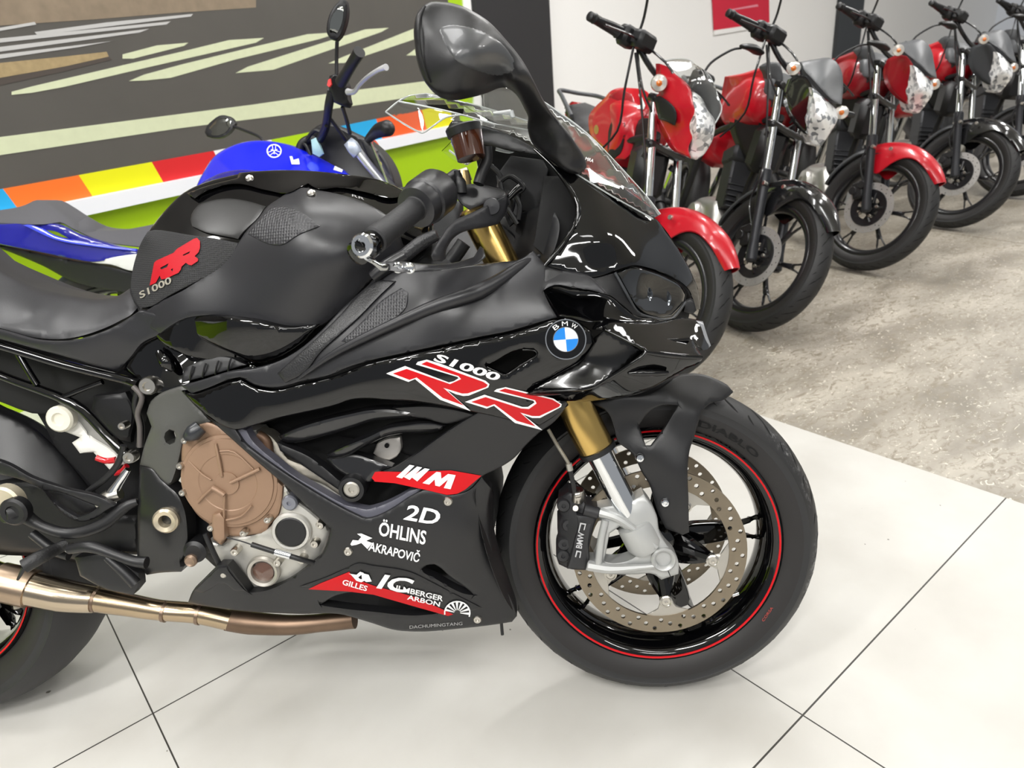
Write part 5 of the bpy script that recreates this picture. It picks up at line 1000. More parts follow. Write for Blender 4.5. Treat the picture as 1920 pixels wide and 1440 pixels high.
hb('rear_brake_lever', [(200,1045,-.203),(230,1070,-.203),(255,1095,-.203)], [.006,.009,.010], MATTE, 12)
hb('footpeg', [(45,1062,-.235),(75,1045,-.22),(105,1030,-.19),(125,1020,-.175)], [.012,.0115,.010,.010], mat('knurled_footpeg', '1f1f20', .5, bump=1., bscale=260), 14)
hb('peg_feeler', [(45,1064,-.235),(38,1078,-.235),(33,1087,-.235)], [.004,.003,.002], DARK, 8)
panel(BK, 'heel_plate', [(140,1045),(200,1040),(260,1075),(262,1100),(250,1115),(200,1105),(150,1080)], MATTE, bike, ctrl=[(140,1045,-.15),(262,1100,-.15)], th=.02, rd=4, g=12)
boss('peg_bolt', 128, 1029, -.18, [(.008,.01),(.008,0),(.006,-.003),(0,-.003)], STEEL, 16)
def hp(name, pts, r, m, label=None): return bar(name, pts, r, m, seg=26, smooth=6, label=label)
hp('exhaust_silencer', [(-160,1050,-.15),(-60,1075,-.145),(0,1092,-.14),(60,1104,-.135),(120,1117,-.13),(178,1124,-.125)], [.038,.036,.034,.031,.0295,.024], mat('polished_exhaust', 'bfb09a', .18, 1., vary=.15, vscale=6))
hp('exhaust_sleeve', [(0,1090,-.14),(30,1097,-.138),(60,1104,-.135)], .0345, mat('exhaust_band', 'b09b86', .3, 1., vary=.2, vscale=20))
hp('exhaust_pipe', [(170,1122,-.125),(240,1134,-.12),(300,1144,-.115),(370,1150,-.11),(430,1163,-.10)], [.0235,.0205,.0185,.0185,.019], PIPE)
hp('exhaust_collector', [(425,1162,-.10),(470,1168,-.09),(540,1172,-.085),(600,1168,-.085),(665,1160,-.085)], [.0195,.021,.0185,.0165,.018], PIPEB)
for u, v, y in ((180,1124,-.125),(308,1146,-.115),(372,1151,-.11)):
    p = bp_(u, v, y); q = bp_(u+6, v+1, y); V, F = tube([p, q], .0225 if u < 200 else .0195, 26, 1); put('weld_seam', V, F, mat('weld_blue', '8d7a6a', .35, 1.), bike)
hb('exhaust_bracket', [(30,1120,-.14),(36,1138,-.14)], [.006,.009], mat('bracket_rubber', '8a8478', .5), 12)
# sidestand reaching the floor on the far side
def sdn(p): return p
V, F = tube([(-.78,.10,.30), (-.74,.2,.16), (-.7,.285,.075)], [.014,.011,.010], 12); put('sidestand', V, F, DARK, bike)
V, F = box((-.69,.287,.070), (.07,.05,.008), None, .002); put('sidestand_foot', V, F, DARK, bike)
# tail
sidebody('tail_fairing', [(-1.45,.80),(-1.60,.90),(-1.85,.99),(-1.80,.93),(-1.62,.82),(-1.45,.74)], .09, GLOSS, bike, r=.05, g=.04)
# ================================================================ the row of street motorcycles along the white wall
TYB = mat('black_wheel_paint', '17171a', .3, coat=.3); CHR2 = mat('fork_chrome', 'dfe2e4', .1, 1.); LEGM = mat('fork_leg_black', '2e2f33', .35, .3)
CLEARL = mat('clear_headlight', 'eef2f4', .04, trans=.8, coat=1.); FACET = mat('faceted_reflector', 'eef0f2', .3, .2, coat=.6)
def _fac():
    N = FACET.node_tree.nodes; Lk = FACET.node_tree.links; b = N['Principled BSDF']
    tc = N.new('ShaderNodeTexCoord'); v = N.new('ShaderNodeTexVoronoi'); v.inputs['Scale'].default_value = 58; Lk.new(tc.outputs['Object'], v.inputs['Vector'])
    bw = N.new('ShaderNodeRGBToBW'); Lk.new(v.outputs['Color'], bw.inputs[0])
    r = N.new('ShaderNodeValToRGB'); e = r.color_ramp.elements; e[0].position = .28; e[0].color = S('85888d'); e[1].position = .55; e[1].color = S('ffffff'); Lk.new(bw.outputs[0], r.inputs[0]); Lk.new(r.outputs[0], b.inputs['Base Color'])
    bp = N.new('ShaderNodeBump'); bp.inputs['Strength'].default_value = .8; bp.inputs['Distance'].default_value = .004; Lk.new(bw.outputs[0], bp.inputs['Height']); Lk.new(bp.outputs['Normal'], b.inputs['Normal'])
_fac()
GREYP = mat('grey_cowl_plastic', '4d4f52', .45); GREYD = mat('dark_cowl_plastic', '35373a', .5)
REDP = mat('red_body_paint', 'b80d20', .3, coat=.35, crough=.06); REDK = mat('deep_red_body_paint', '8c0c1a', .3, coat=.35); BLKP = mat('black_body_paint', '121214', .18, coat=1.)
AMBER = mat('amber_bulb', 'd8762c', .3, coat=.5); SILVE = mat('engine_silver', 'b4b3ae', .38, .85, bump=.2, bscale=60); REARR = mat('row_tyre_rubber', '29292b', .62)
STA = np.array([-math.sin(math.radians(26)), 0, math.cos(math.radians(26))]); STO = np.array([.09, 0, 0.])
def steer(d):
    d = math.radians(d); c, s = math.cos(d), math.sin(d)
    def f(p):
        v = np.asarray(p, float) - STO; return STO + v*c + np.cross(STA, v)*s + STA*(STA @ v)*(1-c)
    return f
def arch(c, r, hw, a0, a1, n=22, drop=.05, leg=None, th=.004, m=9):
    V = []
    for i in range(n+1):
        t = i/n; a = math.radians(a0 + (a1-a0)*t)
        dr = drop * (1 + (leg[1]*math.exp(-((math.degrees(a)-leg[0])/leg[2])**2) if leg else 0)); ends = min(1., .38 + 2.2*t) * (math.sqrt(max(0, 1-t**8))*.3+.7)
        for j in range(m):
            q = 2*j/(m-1)-1; y = hw*ends*math.sin(q*math.pi/2)*1.; rr = r - dr*(1-math.cos(q*math.pi/2))**1.0
            V.append((c[0]+rr*math.cos(a), c[1]+y, c[2]+rr*math.sin(a)))
    F = [(i*m+j, i*m+j+1, (i+1)*m+j+1, (i+1)*m+j) for i in range(n) for j in range(m-1)]
    P = np.array(V); Q = P.copy(); Q[:, 0] = c[0] + (P[:, 0]-c[0])*(1-th/r*1.2); Q[:, 2] = c[2] + (P[:, 2]-c[2])*(1-th/r*1.2); Q[:, 1] = c[1] + (P[:, 1]-c[1])*(1-th/hw)
    return solidify(P, F, Q)
def street_bike(fr, st, label, fend, kind, tankm, cowl=None, sidem=None, F2=None, st2=25., mir=True):
    r = top('street_motorcycle', fr, label, 'motorcycle', None)
    s = steer(st); back2 = steer(-st2); tr_ = (lambda v: s(back2(v)))
    A = (0, 0, .309)
    def P(name, parts, m, fn=None, sm=40, lab=None, par=None):
        mb = MB()
        for V, F in parts: mb.add([fn(v) for v in V] if fn else V, F)
        return mb.build(name, m, par or r, sm, label=lab)
    w = make_wheel(r, A, .309, .232, .036, .046, name='front_wheel', spokes=6, a0=10, tape=False, rimm=TYB, thick=.011, sw=.0085, gstep=15, fn=s, seg=64)
    V, F = disc_mesh(A, -.062, .127, .092, .004, n=18, hr=.0035, rows=(.3, .7), g=9); dk = put('brake_disc', [s(v) for v in V], F, mat_disc2, w, 30, fixn=True)
    P('disc_carrier', [lathe([(.092,-.004),(.094,0),(.06,.004),(.058,0)], (0,-.062,.309), (0,1,0), 32, close=True)] + [tube([(A[0]+.03*math.cos(a), -.055, A[2]+.03*math.sin(a)), (A[0]+.078*math.cos(a+.3), -.06, A[2]+.078*math.sin(a+.3))], .009, 8) for a in np.linspace(0, 5.03, 5)], TYB, s, par=dk)
    for a in np.linspace(.4, 5.43, 5): P('disc_bolt', [cyl((A[0]+.045*math.cos(a), -.072, A[2]+.045*math.sin(a)), (A[0]+.045*math.cos(a), -.06, A[2]+.045*math.sin(a)), .0075, seg=8)], STEEL, s, par=dk)
    P('axle', [cyl((0,-.10,.309), (0,.10,.309), .011, seg=12)], STEEL, s)
    fa = STA
    for y in (-.082, .082):
        o = np.array([0, y, .309])
        P('fork_leg', [lathe([(.014,-.03),(.023,-.02),(.024,.02),(.021,.05),(.0215,.30),(.0265,.315),(.0265,.36),(.021,.365)], o, fa, 20)], LEGM, s)
        P('fork_tube', [cyl(o+fa*.35, o+fa*.72, .0165, seg=18)], CHR2, s, lab='chromed fork tube')
    P('fork_clamp', [box((-.246-.005, 0, .309+.505), (.05,.215,.03), bev=.008), box((-.315,0,.309+.66), (.05,.215,.028), bev=.008)] + [tube([(-.225-.02,y,.30+.46),(-.22-.02,y,.31+.47)], .021, 12) for y in (-.082,.082)], TYB, s)
    P('brake_caliper', [box((-.085,-.07,.37), (.06,.05,.09), ((.8,0,.6),(0,1,0),(-.6,0,.8)), .01), cyl((-.075,-.10,.40),(-.075,-.05,.40), .02), cyl((-.105,-.10,.36),(-.105,-.05,.36), .02)], DARK, s)
    P('brake_line', [tube([(-.08,-.09,.42),(-.13,-.11,.5),(-.13,-.125,.62),(-.2,-.13,.75),(-.33,-.14,.95),(-.38,-.2,1.08)], .0045, 8)], TYB, s)
    P('mudguard', [arch(A, .345, .062, 40, 122, drop=.045, leg=(108, 2.8, 22))], fend, s)
    P('rear_mudguard_flap', [arch(A, .338, .05, 116, 172, drop=.03)], GREYD, s)
    P('mudguard_bolt', [cyl((-.035,-.078,.60),(-.035,-.066,.60),.009,seg=12), cyl((-.11,-.112,.585),(-.11,-.09,.585),.009,seg=12)], STEEL, s)
    # handlebar
    P('handlebar', [tube([(-.44,-.37,1.12),(-.42,-.22,1.13),(-.36,-.12,1.06),(-.34,0,1.03),(-.36,.12,1.06),(-.42,.22,1.13),(-.44,.37,1.12)], .011, 12)], TYB, s)
    for y in (-1, 1):
        P('handlebar_grip', [lathe([(.015,0),(.0185,.006),(.0165,.014),(.0165,.12),(.02,.125)], (-.445,y*.385,1.118), (.02,-y,.01), 16), lathe([(.012,0),(.0165,.003),(.0165,.016),(.012,.02)], (-.448,y*.402,1.117), (.02,-y,.01), 16)], DARK, s)
        P('switch_box', [box((-.425,y*.222,1.122),(.055,.07,.07),bev=.012), box((-.38,y*.185,1.125),(.065,.09,.06),bev=.012)], DARK, s)
        P('lever', [tube([(-.385,y*.20,1.12),(-.36,y*.27,1.115),(-.365,y*.35,1.105),(-.372,y*.385,1.10)], [.007,.006,.005,.007], 8, flat=.7)], TYB, s)
        if mir:
            P('mirror', [tube([(-.40,y*.20,1.14),(-.395,y*.21,1.20),(-.37,y*.26,1.27),(-.36,y*.30,1.295)], .0048, 8), tube([(-.352,y*.29,1.30),(-.35,y*.305,1.305),(-.345,y*.34,1.315),(-.345,y*.385,1.315),(-.345,y*.40,1.31)], [.012,.03,.04,.034,.012], 12, flat=.35)], DARK, s)
    for k, L in enumerate([[(-.40,-.18,1.10),(-.33,-.15,.98),(-.28,-.06,.88),(-.30,.0,.75)], [(-.40,.18,1.10),(-.30,.16,1.0),(-.26,.07,.9),(-.32,.02,.78)], [(-.39,-.16,1.12),(-.24,-.14,1.06),(-.2,-.05,.95),(-.25,0,.85)], [(-.39,-.21,1.10),(-.36,-.2,.95),(-.40,-.12,.82),(-.5,-.1,.7)]]): P('control_cable', [tube(L, .0045, 8)], TYB, s)
    # frame, tank, seat, engine, rear
    sidebody('engine', [(-.36,.22),(-.40,.36),(-.52,.46),(-.78,.44),(-.86,.34),(-.80,.2),(-.5,.17)], .11, SILVE, r, r=.05, g=.05)
    P('clutch_cover', [lathe([(.085,.03),(.09,.0),(.08,-.02),(.045,-.03),(.04,-.022),(0,-.022)], (-.66,-.12,.32), (0,1,0), 28), lathe([(.06,.03),(.062,.0),(.05,-.015),(0,-.02)], (-.5,-.115,.28), (0,1,0), 24)], SILVE)
    P('cylinder', [box((-.46-.012*i,0,.43+.024*i),(.13-.003*i,.15,.006),((.95,0,.3),(0,1,0),(-.3,0,.95)),.002) for i in range(9)] + [box((-.52,0,.53),(.13,.15,.24),((.95,0,.3),(0,1,0),(-.3,0,.95)),.01), box((-.56,0,.66),(.16,.17,.08),((.95,0,.3),(0,1,0),(-.3,0,.95)),.015)], mat('cylinder_grey', '3a3b3e', .5, .5))
    P('exhaust', [tube([(-.38,-.03,.5),(-.27,-.06,.45),(-.3,-.10,.25),(-.5,-.14,.17),(-.9,-.15,.2),(-1.2,-.17,.3)], [.017,.018,.018,.018,.022,.04], 14), tube([(-1.15,-.17,.28),(-1.5,-.18,.42)], [.045,.047], 18, 1)], DARK)
    P('frame', [tube([(-.28,0,.82),(-.4,0,.55),(-.36,0,.3),(-.5,0,.2)], .017, 10), tube([(-.3,0,.86),(-.6,-.1,.78),(-.95,-.12,.7),(-1.5,-.1,.8)], .015, 10), tube([(-.3,0,.86),(-.6,.1,.78),(-.95,.12,.7),(-1.5,.1,.8)], .015, 10), tube([(-.9,-.11,.7),(-.92,-.12,.32)], .02, 10), tube([(-.92,-.11,.33),(-1.3,-.10,.30)], .022, 10), tube([(-.92,.11,.33),(-1.3,.10,.30)], .022, 10), box((-.33,0,.72),(.14,.13,.2),bev=.03)], DARK)
    for y in (-1, 1): P('shock', [tube([(-1.26,y*.13,.34),(-1.12,y*.13,.68)], .026, 12, 1), tube([(-1.12,y*.13,.68),(-1.09,y*.13,.76)], .01, 8, 1)], CHR2)
    rw = make_wheel(r, (-1.32, 0, .31), .31, .222, .045, .055, name='rear_wheel', spokes=6, a0=0, tape=False, rimm=TYB, groove=False, thick=.011, sw=.0085, seg=48)
    sidebody('seat', [(-.78,.80),(-.82,.87),(-.95,.83),(-1.15,.83),(-1.3,.89),(-1.52,.93),(-1.54,.88),(-1.3,.80),(-1.0,.76)], .13, SEATM, r, r=.05, g=.05)
    sidebody('side_panel', [(-.85,.76),(-1.0,.76),(-1.3,.82),(-1.6,.92),(-1.5,.84),(-1.2,.72),(-.98,.56),(-.86,.6)], .12, tankm, r, r=.04, g=.05)
    P('tail_lamp', [box((-1.62,0,.90),(.06,.12,.05),bev=.015)], mat('tail_lamp_red', '8c0a10', .2, coat=1.))
    P('grab_rail', [tube([(-1.25,-.12,.86),(-1.45,-.14,.94),(-1.68,-.11,.97),(-1.72,0,.97),(-1.68,.11,.97),(-1.45,.14,.94),(-1.25,.12,.86)], .011, 10)], GREYP)
    for y in (-1, 1): P('footpeg', [tube([(-.75,y*.14,.3),(-.76,y*.25,.3)], .012, 8, 1)], DARK)
    if kind == 'naked':
        sidebody('fuel_tank', [(-.82,.80),(-.80,.92),(-.68,1.0),(-.50,1.03),(-.38,1.0),(-.34,.92),(-.38,.82),(-.55,.76),(-.72,.76)], .135, tankm, r, r=.08, g=.04)
        sidebody('fuel_tank_cover', [(-.66,1.0),(-.5,1.045),(-.36,1.01),(-.3,.92),(-.36,.9),(-.5,.97)], .085, GREYP, r, r=.03, g=.04)
        ck = dict(ax=0, sgn=-1.)
        panel(F2, 'tank_shroud', [(1432,125),(1448,116),(1462,118),(1468,140),(1466,165),(1456,194),(1440,206),(1420,203),(1402,197),(1384,206),(1390,190),(1400,177),(1414,169),(1433,165),(1436,150)], GREYD, r, ctrl=[(1432,125,-.42),(1462,118,-.38),(1456,194,-.33),(1384,206,-.5),(1400,177,-.5),(1433,165,-.4)], th=.06, rd=3, rm=.01, g=8, **ck)
        panel(F2, 'tank_side', [(1365,144),(1402,137),(1430,128),(1435,150),(1432,165),(1413,169),(1398,177),(1388,192),(1381,208),(1376,230),(1370,218),(1364,206),(1356,200),(1360,170)], tankm, r, ctrl=[(1365,144,-.7),(1430,128,-.45),(1432,165,-.42),(1398,177,-.52),(1376,230,-.5),(1360,170,-.75),(1385,160,-.6)], th=.05, rd=3, rm=.01, g=8, **ck)
        panel(F2, 'side_duct', [(1384,206),(1402,197),(1420,203),(1440,206),(1452,200),(1448,240),(1436,270),(1425,300),(1400,300),(1385,270),(1375,235)], DARK, r, ctrl=[(1384,206,-.5),(1452,200,-.36),(1425,300,-.38),(1380,250,-.5)], th=.06, rd=4, rm=.015, g=9, **ck)
        for y in (1,):
            sidebody('tank_shroud', [(-.50,.96),(-.40,.98),(-.32,.93),(-.30,.84),(-.36,.76),(-.50,.78)], .025, GREYP, r, r=.03, g=.04, y0=y*.13)
        cw = panel(F2, 'headlight_cowl', [(1503,117),(1525,113),(1555,108),(1568,116),(1577,131),(1581,160),(1578,196),(1569,193),(1558,186),(1536,163),(1517,143),(1506,130)], cowl or GREYP, r, ctrl=[(1503,117,-.20),(1555,108,-.20),(1581,160,-.14),(1578,196,-.04),(1558,186,-.03),(1517,143,-.12),(1548,145,-.09)], th=.05, rd=3, rm=.012, g=7, fn=tr_, **ck)
        hl = panel(F2, 'headlight', [(1522,164),(1536,174),(1548,187),(1560,197),(1570,209),(1571,222),(1567,232),(1555,252),(1541,273),(1530,275),(1522,271),(1514,250),(1513,244),(1519,229),(1527,212),(1526,190)], FACET, r, ctrl=[(1522,164,-.06),(1570,209,-.06),(1541,273,-.06),(1513,244,-.08),(1543,222,.0)], th=.07, rd=3, rm=.01, g=6, fn=tr_, **ck)
        panel(F2, 'headlight_side', [(1482,150),(1500,140),(1512,143),(1522,160),(1527,190),(1527,212),(1513,244),(1514,252),(1500,240),(1486,222),(1478,205),(1474,180)], sidem or BLKP, r, ctrl=[(1482,150,-.2),(1522,160,-.08),(1527,212,-.06),(1513,248,-.08),(1478,205,-.18)], th=.03, rd=3, rm=.008, g=7, fn=tr_, **ck)
        for u, v in ((1488,128), (1578,211)):
            p = F2.q(np.array([float(u)]), np.array([float(v)]), -.10, 0)[0]; dd = (p - F2.c); dd = dd/np.linalg.norm(dd)
            P('turn_signal', [lathe([(.0,.035),(.022,.02),(.027,.0),(.024,-.008),(0,-.012)], p, dd, 20)], mat_sig, tr_)
            P('signal_bulb', [lathe([(.0,.0),(.010,-.006),(0,-.014)], p - dd*.006, dd, 12)], AMBER, tr_)
            P('signal_stem', [tube([p + dd*.02, p + dd*.05 + np.array([0, .05 if u > 1500 else -.0, 0])], .012, 8)], DARK, tr_)
    return r
mat_disc2 = mat('street_brake_disc', 'b5b3b0', .4, .6); mat_sig = mat('clear_signal_lens', 'd9d4cc', .15, .5, coat=1., bump=.6, bscale=120)
F1 = lean_frame(.457, 2.497, -84, 13); F2 = lean_frame(.993, 2.939, -90, 17); F3 = lean_frame(1.839, 3.648, -95, 9); F4 = lean_frame(2.71, 4.343, -95, 8); F5 = lean_frame(3.56, 5.05, -95, 8)
b1 = street_bike(F1, 31, 'red street motorcycle with a small clear windscreen, nearest the black sport motorcycle', REDP, 'faired', REDP)
b2 = street_bike(F2, 25, 'black street motorcycle with red tank, beside the red one with a windscreen', BLKP, 'naked', REDP, F2=F2)
b3 = street_bike(F3, 37, 'red street motorcycle with red side panels and red mudguard, standing between two black ones', REDP, 'naked', REDK, F2=F2, sidem=REDK)
b4 = street_bike(F4, 37, 'black street motorcycle with red tank side standing fourth in the row', BLKP, 'naked', REDP, F2=F2, sidem=GREYD, mir=True)
b5 = street_bike(F5, 37, 'black street motorcycle at the far end of the row, mostly cut off', BLKP, 'naked', BLKP, F2=F2)
# bike 1: fairing, screen, tank traced in its own frame
def T1(name, out, m, ctrl, **k):
    k.setdefault('th', .03); k.setdefault('rd', 3); k.setdefault('rm', .008); k.setdefault('g', 7)
    return panel(F1, name, out, m, b1, ctrl=ctrl, ax=0, sgn=-1., **k)
sidebody('fuel_tank', [(-.84,.80),(-.82,.89),(-.74,.95),(-.58,.98),(-.46,.95),(-.42,.86),(-.46,.76),(-.54,.68),(-.66,.70),(-.78,.74)], .11, REDP, b1, r=.05, g=.04)
tk1 = T1('tank_side', [(1150,173),(1164,166),(1185,165),(1214,172),(1219,178),(1217,208),(1207,220),(1195,233),(1190,260),(1182,290),(1172,299),(1143,297),(1136,280),(1116,260),(1111,245),(1112,215),(1122,202),(1142,183)], REDP, [(1150,173,-.66),(1185,165,-.6),(1219,178,-.46),(1207,220,-.44),(1182,290,-.42),(1143,297,-.5),(1111,245,-.72),(1122,202,-.74),(1160,200,-.56),(1170,230,-.46),(1135,240,-.6)], th=.06, rd=3)
T1('tank_crease', [(1142,183),(1160,190),(1180,205),(1192,196),(1185,176),(1165,168),(1150,174)], REDK, [], field=lambda q: tk1(q) + .004, th=.01, rd=2)
T1('tank_inlay', [(1143,242),(1149,227),(1158,220),(1167,219),(1172,230),(1171,262),(1162,290),(1148,300),(1142,290),(1141,262)], DARK, [], field=lambda q: tk1(q) + .006, th=.01, rd=3)
T1('tank_shroud', [(1196,233),(1207,222),(1217,222),(1218,260),(1214,280),(1203,290),(1188,286),(1190,262)], DARK, [(1196,233,-.42),(1217,222,-.36),(1190,286,-.38)], th=.03)
em1 = MB(); decal(F1, 'x', [(1118+4.5*math.cos(t), 243+9*math.sin(t)) for t in np.linspace(0, 6.0, 14)], None, None, tk1, .004, ax=0, mb=em1, g=5); em1.build('tank_emblem', mat('emblem_gold', 'c8a85a', .3, .6), b1, None)
decal(F1, 'tank_highlight', [(1197,176),(1203,180),(1210,198),(1207,205),(1196,204),(1190,200),(1203,196)], WHITE, b1, tk1, .004, ax=0, g=5)  # white highlight painted onto the tank side
fc = T1('front_cowl', [(1236,119),(1248,123),(1262,135),(1296,169),(1298,185),(1303,205),(1304,230),(1302,250),(1291,280),(1296,297),(1283,291),(1268,284),(1255,266),(1247,250),(1237,227),(1228,205),(1231,184),(1242,176),(1238,150)], REDP, [(1236,119,-.26),(1296,169,-.1),(1303,230,-.08),(1291,280,-.08),(1247,250,-.2),(1231,184,-.24),(1270,200,-.13)], th=.04)
T1('cowl_inlay', [(1229,184),(1238,180),(1254,190),(1268,208),(1269,222),(1266,235),(1252,228),(1238,224)], DARK, [(1229,184,-.225),(1268,208,-.125),(1252,228,-.16)], th=.02)
h1_ = T1('headlight', [(1300,172),(1312,180),(1326,205),(1341,229),(1340,246),(1337,260),(1328,278),(1318,292),(1305,300),(1296,294),(1292,283),(1301,262),(1305,240),(1304,212),(1298,186)], FACET, [(1300,172,-.12),(1341,229,-.12),(1305,300,-.1),(1292,283,-.1),(1318,240,-.04)], th=.07, g=6)
T1('far_cowl', [(1330,150),(1341,170),(1350,200),(1346,226),(1341,232),(1334,215),(1320,190),(1305,170),(1297,166),(1302,150)], GREYD, [(1330,150,-.2),(1350,200,-.2),(1341,232,-.14),(1297,166,-.12)], th=.02)
T1('small_windscreen', [(1247,114),(1262,111),(1291,112),(1303,120),(1318,130),(1331,143),(1340,160),(1347,183),(1353,206),(1346,222),(1341,231),(1325,202),(1310,182),(1296,168),(1266,134)], GLASS, [(1247,114,-.25),(1291,112,-.24),(1331,143,-.2),(1353,206,-.14),(1341,231,-.1),(1296,168,-.1),(1310,150,-.12)], th=.003, rd=0)
for L in ([(1247,114,-.25),(1262,111,-.25),(1291,112,-.24),(1305,122,-.22),(1331,143,-.2),(1347,183,-.17),(1353,206,-.14),(1341,231,-.1)],):
    V, F = tube([F1.q(np.array([float(u)]), np.array([float(v)]), w, 0)[0] for u, v, w in L], .0022, 6); put('screen_edge', V, F, EDG, b1)
p = F1.q(np.array([1236.]), np.array([156.]), -.2, 0)[0]; dd = (p - F1.c)/np.linalg.norm(p - F1.c)
mb = MB(); mb.add(*lathe([(.0,.04),(.026,.02),(.030,.0),(.026,-.01),(0,-.014)], p, dd, 20)); mb.build('turn_signal', mat_sig, b1)
mb = MB(); mb.add(*lathe([(.0,.0),(.011,-.008),(0,-.018)], p - dd*.004, dd, 12)); mb.build('signal_bulb', AMBER, b1)
# ================================================================ the blue street motorcycle in front of the mural wall
BB = lean_frame(.02, 2.28, -4, 10)
bb = top('street_motorcycle', BB, 'blue street motorcycle with grey seat, half hidden behind the black sport motorcycle', 'motorcycle')
BLUE = mat('blue_body_paint', '1220d8', .18, coat=1.); BLUED = mat('deep_blue_body_paint', '0c1188', .22, coat=1.); SEATG = mat('grey_seat_vinyl', '55555a', .55); BLK = mat('bike_black_parts', '18181b', .45)
def TB(name, out, m, ctrl, **k):
    k.setdefault('th', .02); k.setdefault('rd', 3); k.setdefault('rm', .006); k.setdefault('g', 9)
    return panel(BB, name, out, m, bb, ctrl=ctrl, **k)
def bt(name, pts, r, m, seg=12, label=None, smooth=4):
    V, F = tube([BB.q(np.array([float(u)]), np.array([float(v)]), y)[0] for u, v, y in pts], r, seg, smooth); return put(name, V, F, m, bb, 40, label=label)
ft = TB('fuel_tank', [(362,372),(370,345),(382,322),(402,293),(438,272),(472,264),(510,265),(540,271),(585,289),(627,309),(648,321),(660,345),(640,380),(560,420),(430,420)], BLUE, [(366,350,-.03),(402,293,-.02),(472,264,.0),(540,271,.0),(627,309,-.02),(460,330,-.15),(560,330,-.16),(630,340,-.12),(430,420,-.17),(480,290,-.06),(560,295,-.07)], th=.05, rd=5)
TB('fuel_tank_far_side', [(375,345),(402,300),(472,272),(540,280),(640,325),(600,400),(430,400)], BLUE, [(375,345,.03),(640,325,.03),(500,400,.03)], th=.13, rd=8, rm=.05, g=16)
TB('tank_crease', [(362,372),(370,352),(400,330),(450,318),(490,322),(530,330),(600,338),(640,345),(640,380),(430,400)], BLUED, [], field=lambda q: ft(q) - .006, th=.01)  # shading below the tank crease put into a deeper blue
# round emblem with three forks, and small marks
em = MB(); fe = lambda q: ft(q) - .004
circ = [(514+14*math.cos(t), 283+13*math.sin(t)) for t in np.linspace(0, 2*math.pi, 20)[:-1]]; cin = [(514+12*math.cos(t), 283+11*math.sin(t)) for t in np.linspace(0, 2*math.pi, 16)[:-1]]
decal(BB, 'x', circ, None, None, fe, 0, holes=[cin], mb=em, g=5)
for a in (.5, 2.6, 4.7):
    c, s = math.cos(a), math.sin(a); [decal(BB, 'x', [(514+k*s+.5*s, 283-k*c-.5*c), (514+11*c+k*1.6*s+.5*s, 283+10*s-k*1.6*c-.5*c), (514+11*c+k*1.6*s-.5*s, 283+10*s-k*1.6*c+.5*c), (514+k*s-.5*s, 283-k*c+.5*c)], None, None, fe, 0, mb=em, g=5) for k in (-2, 2)]; decal(BB, 'x', [(514+.6*s, 283-.6*c), (514-7*c+.6*s, 283-6*s-.6*c), (514-7*c-.6*s, 283-6*s+.6*c), (514-.6*s, 283+.6*c)], None, None, fe, 0, mb=em, g=5)
em.build('tank_emblem', WHITE, bb, None); em = MB()
decal(BB, 'x', [(543,293),(548,293),(550,300),(560,297),(562,308),(547,308)], None, None, fe, 0, mb=em, g=5); decal(BB, 'x', [(628,311),(643,318),(641,323),(625,318)], None, None, fe, 0, mb=em, g=5)
em.build('tank_print', WHITE, bb, None)
TB('seat', [(-80,398),(0,394),(48,384),(69,375),(80,376),(99,386),(133,408),(168,426),(224,431),(271,424),(330,410),(340,440),(300,466),(254,463),(184,451),(136,430),(112,418),(100,420),(0,420),(-80,422)], SEATG, [(-80,398,.02),(69,375,.03),(168,426,.03),(271,424,.02),(254,463,-.10),(136,430,-.09),(0,420,-.10),(340,440,-.08)], th=.10, rd=6, rm=.012)
TB('tail_panel', [(-80,420),(0,420),(77,418),(102,420),(144,439),(184,452),(255,469),(300,475),(250,478),(168,491),(144,487),(80,474),(0,458),(-80,440)], BLUED, [(-80,420,-.10),(102,420,-.11),(255,469,-.12),(80,474,-.14),(0,458,-.14)], holes=[[(72,431),(102,434),(131,448),(109,445)]], th=.02)
TB('tail_panel_stripe', [(43,422),(50,421),(107,444),(180,458),(255,467),(254,471),(180,463),(105,450)], mat('light_blue_edge', '4452e0', .2, coat=1.), [(43,422,-.125),(105,447,-.135),(255,469,-.13)], th=.01, rd=1.5, rm=.003, g=7)
TB('under_seat_cover', [(-80,440),(0,459),(80,476),(144,489),(170,492),(244,509),(300,520),(300,560),(216,545),(144,531),(77,497),(32,478),(0,466),(-80,450)], BLK, [(-80,440,-.09),(170,492,-.11),(216,545,-.1),(300,540,-.1)], th=.03)
TB('side_panel_white', [(169,491),(246,477),(256,476),(258,508),(249,508),(208,496),(180,493)], mat('white_body_paint', 'ececec', .25, coat=.6), [(169,491,-.13),(256,476,-.14),(249,508,-.13)], th=.008, rd=1.5, rm=.002)
TB('engine', [(200,500),(300,480),(420,430),(640,380),(760,350),(860,380),(860,520),(760,640),(500,680),(260,640)], mat('engine_dark', '1a1b1d', .5), [(200,500,-.07),(860,400,-.07),(500,650,-.1),(600,450,-.08)], th=.14, rd=8, g=24)
TB('head_unit', [(556,300),(566,270),(580,248),(602,232),(625,232),(650,243),(688,262),(716,288),(735,322),(742,352),(740,372),(650,372),(640,330),(600,306)], BLK, [(556,300,.02),(602,232,-.02),(742,352,-.03),(650,372,-.05),(670,300,-.03)], th=.12, rd=5, rm=.02, g=10)
TB('side_cowl', [(692,262),(702,262),(722,292),(735,325),(741,352),(738,372),(728,350),(712,310)], BLUED, [(692,262,-.06),(741,352,-.07),(715,305,-.08)], th=.02)
TB('cowl_panel', [(676,262),(692,262),(712,300),(728,345),(726,360),(712,340),(694,305)], BLK, [(676,262,-.08),(728,350,-.1)], th=.01)
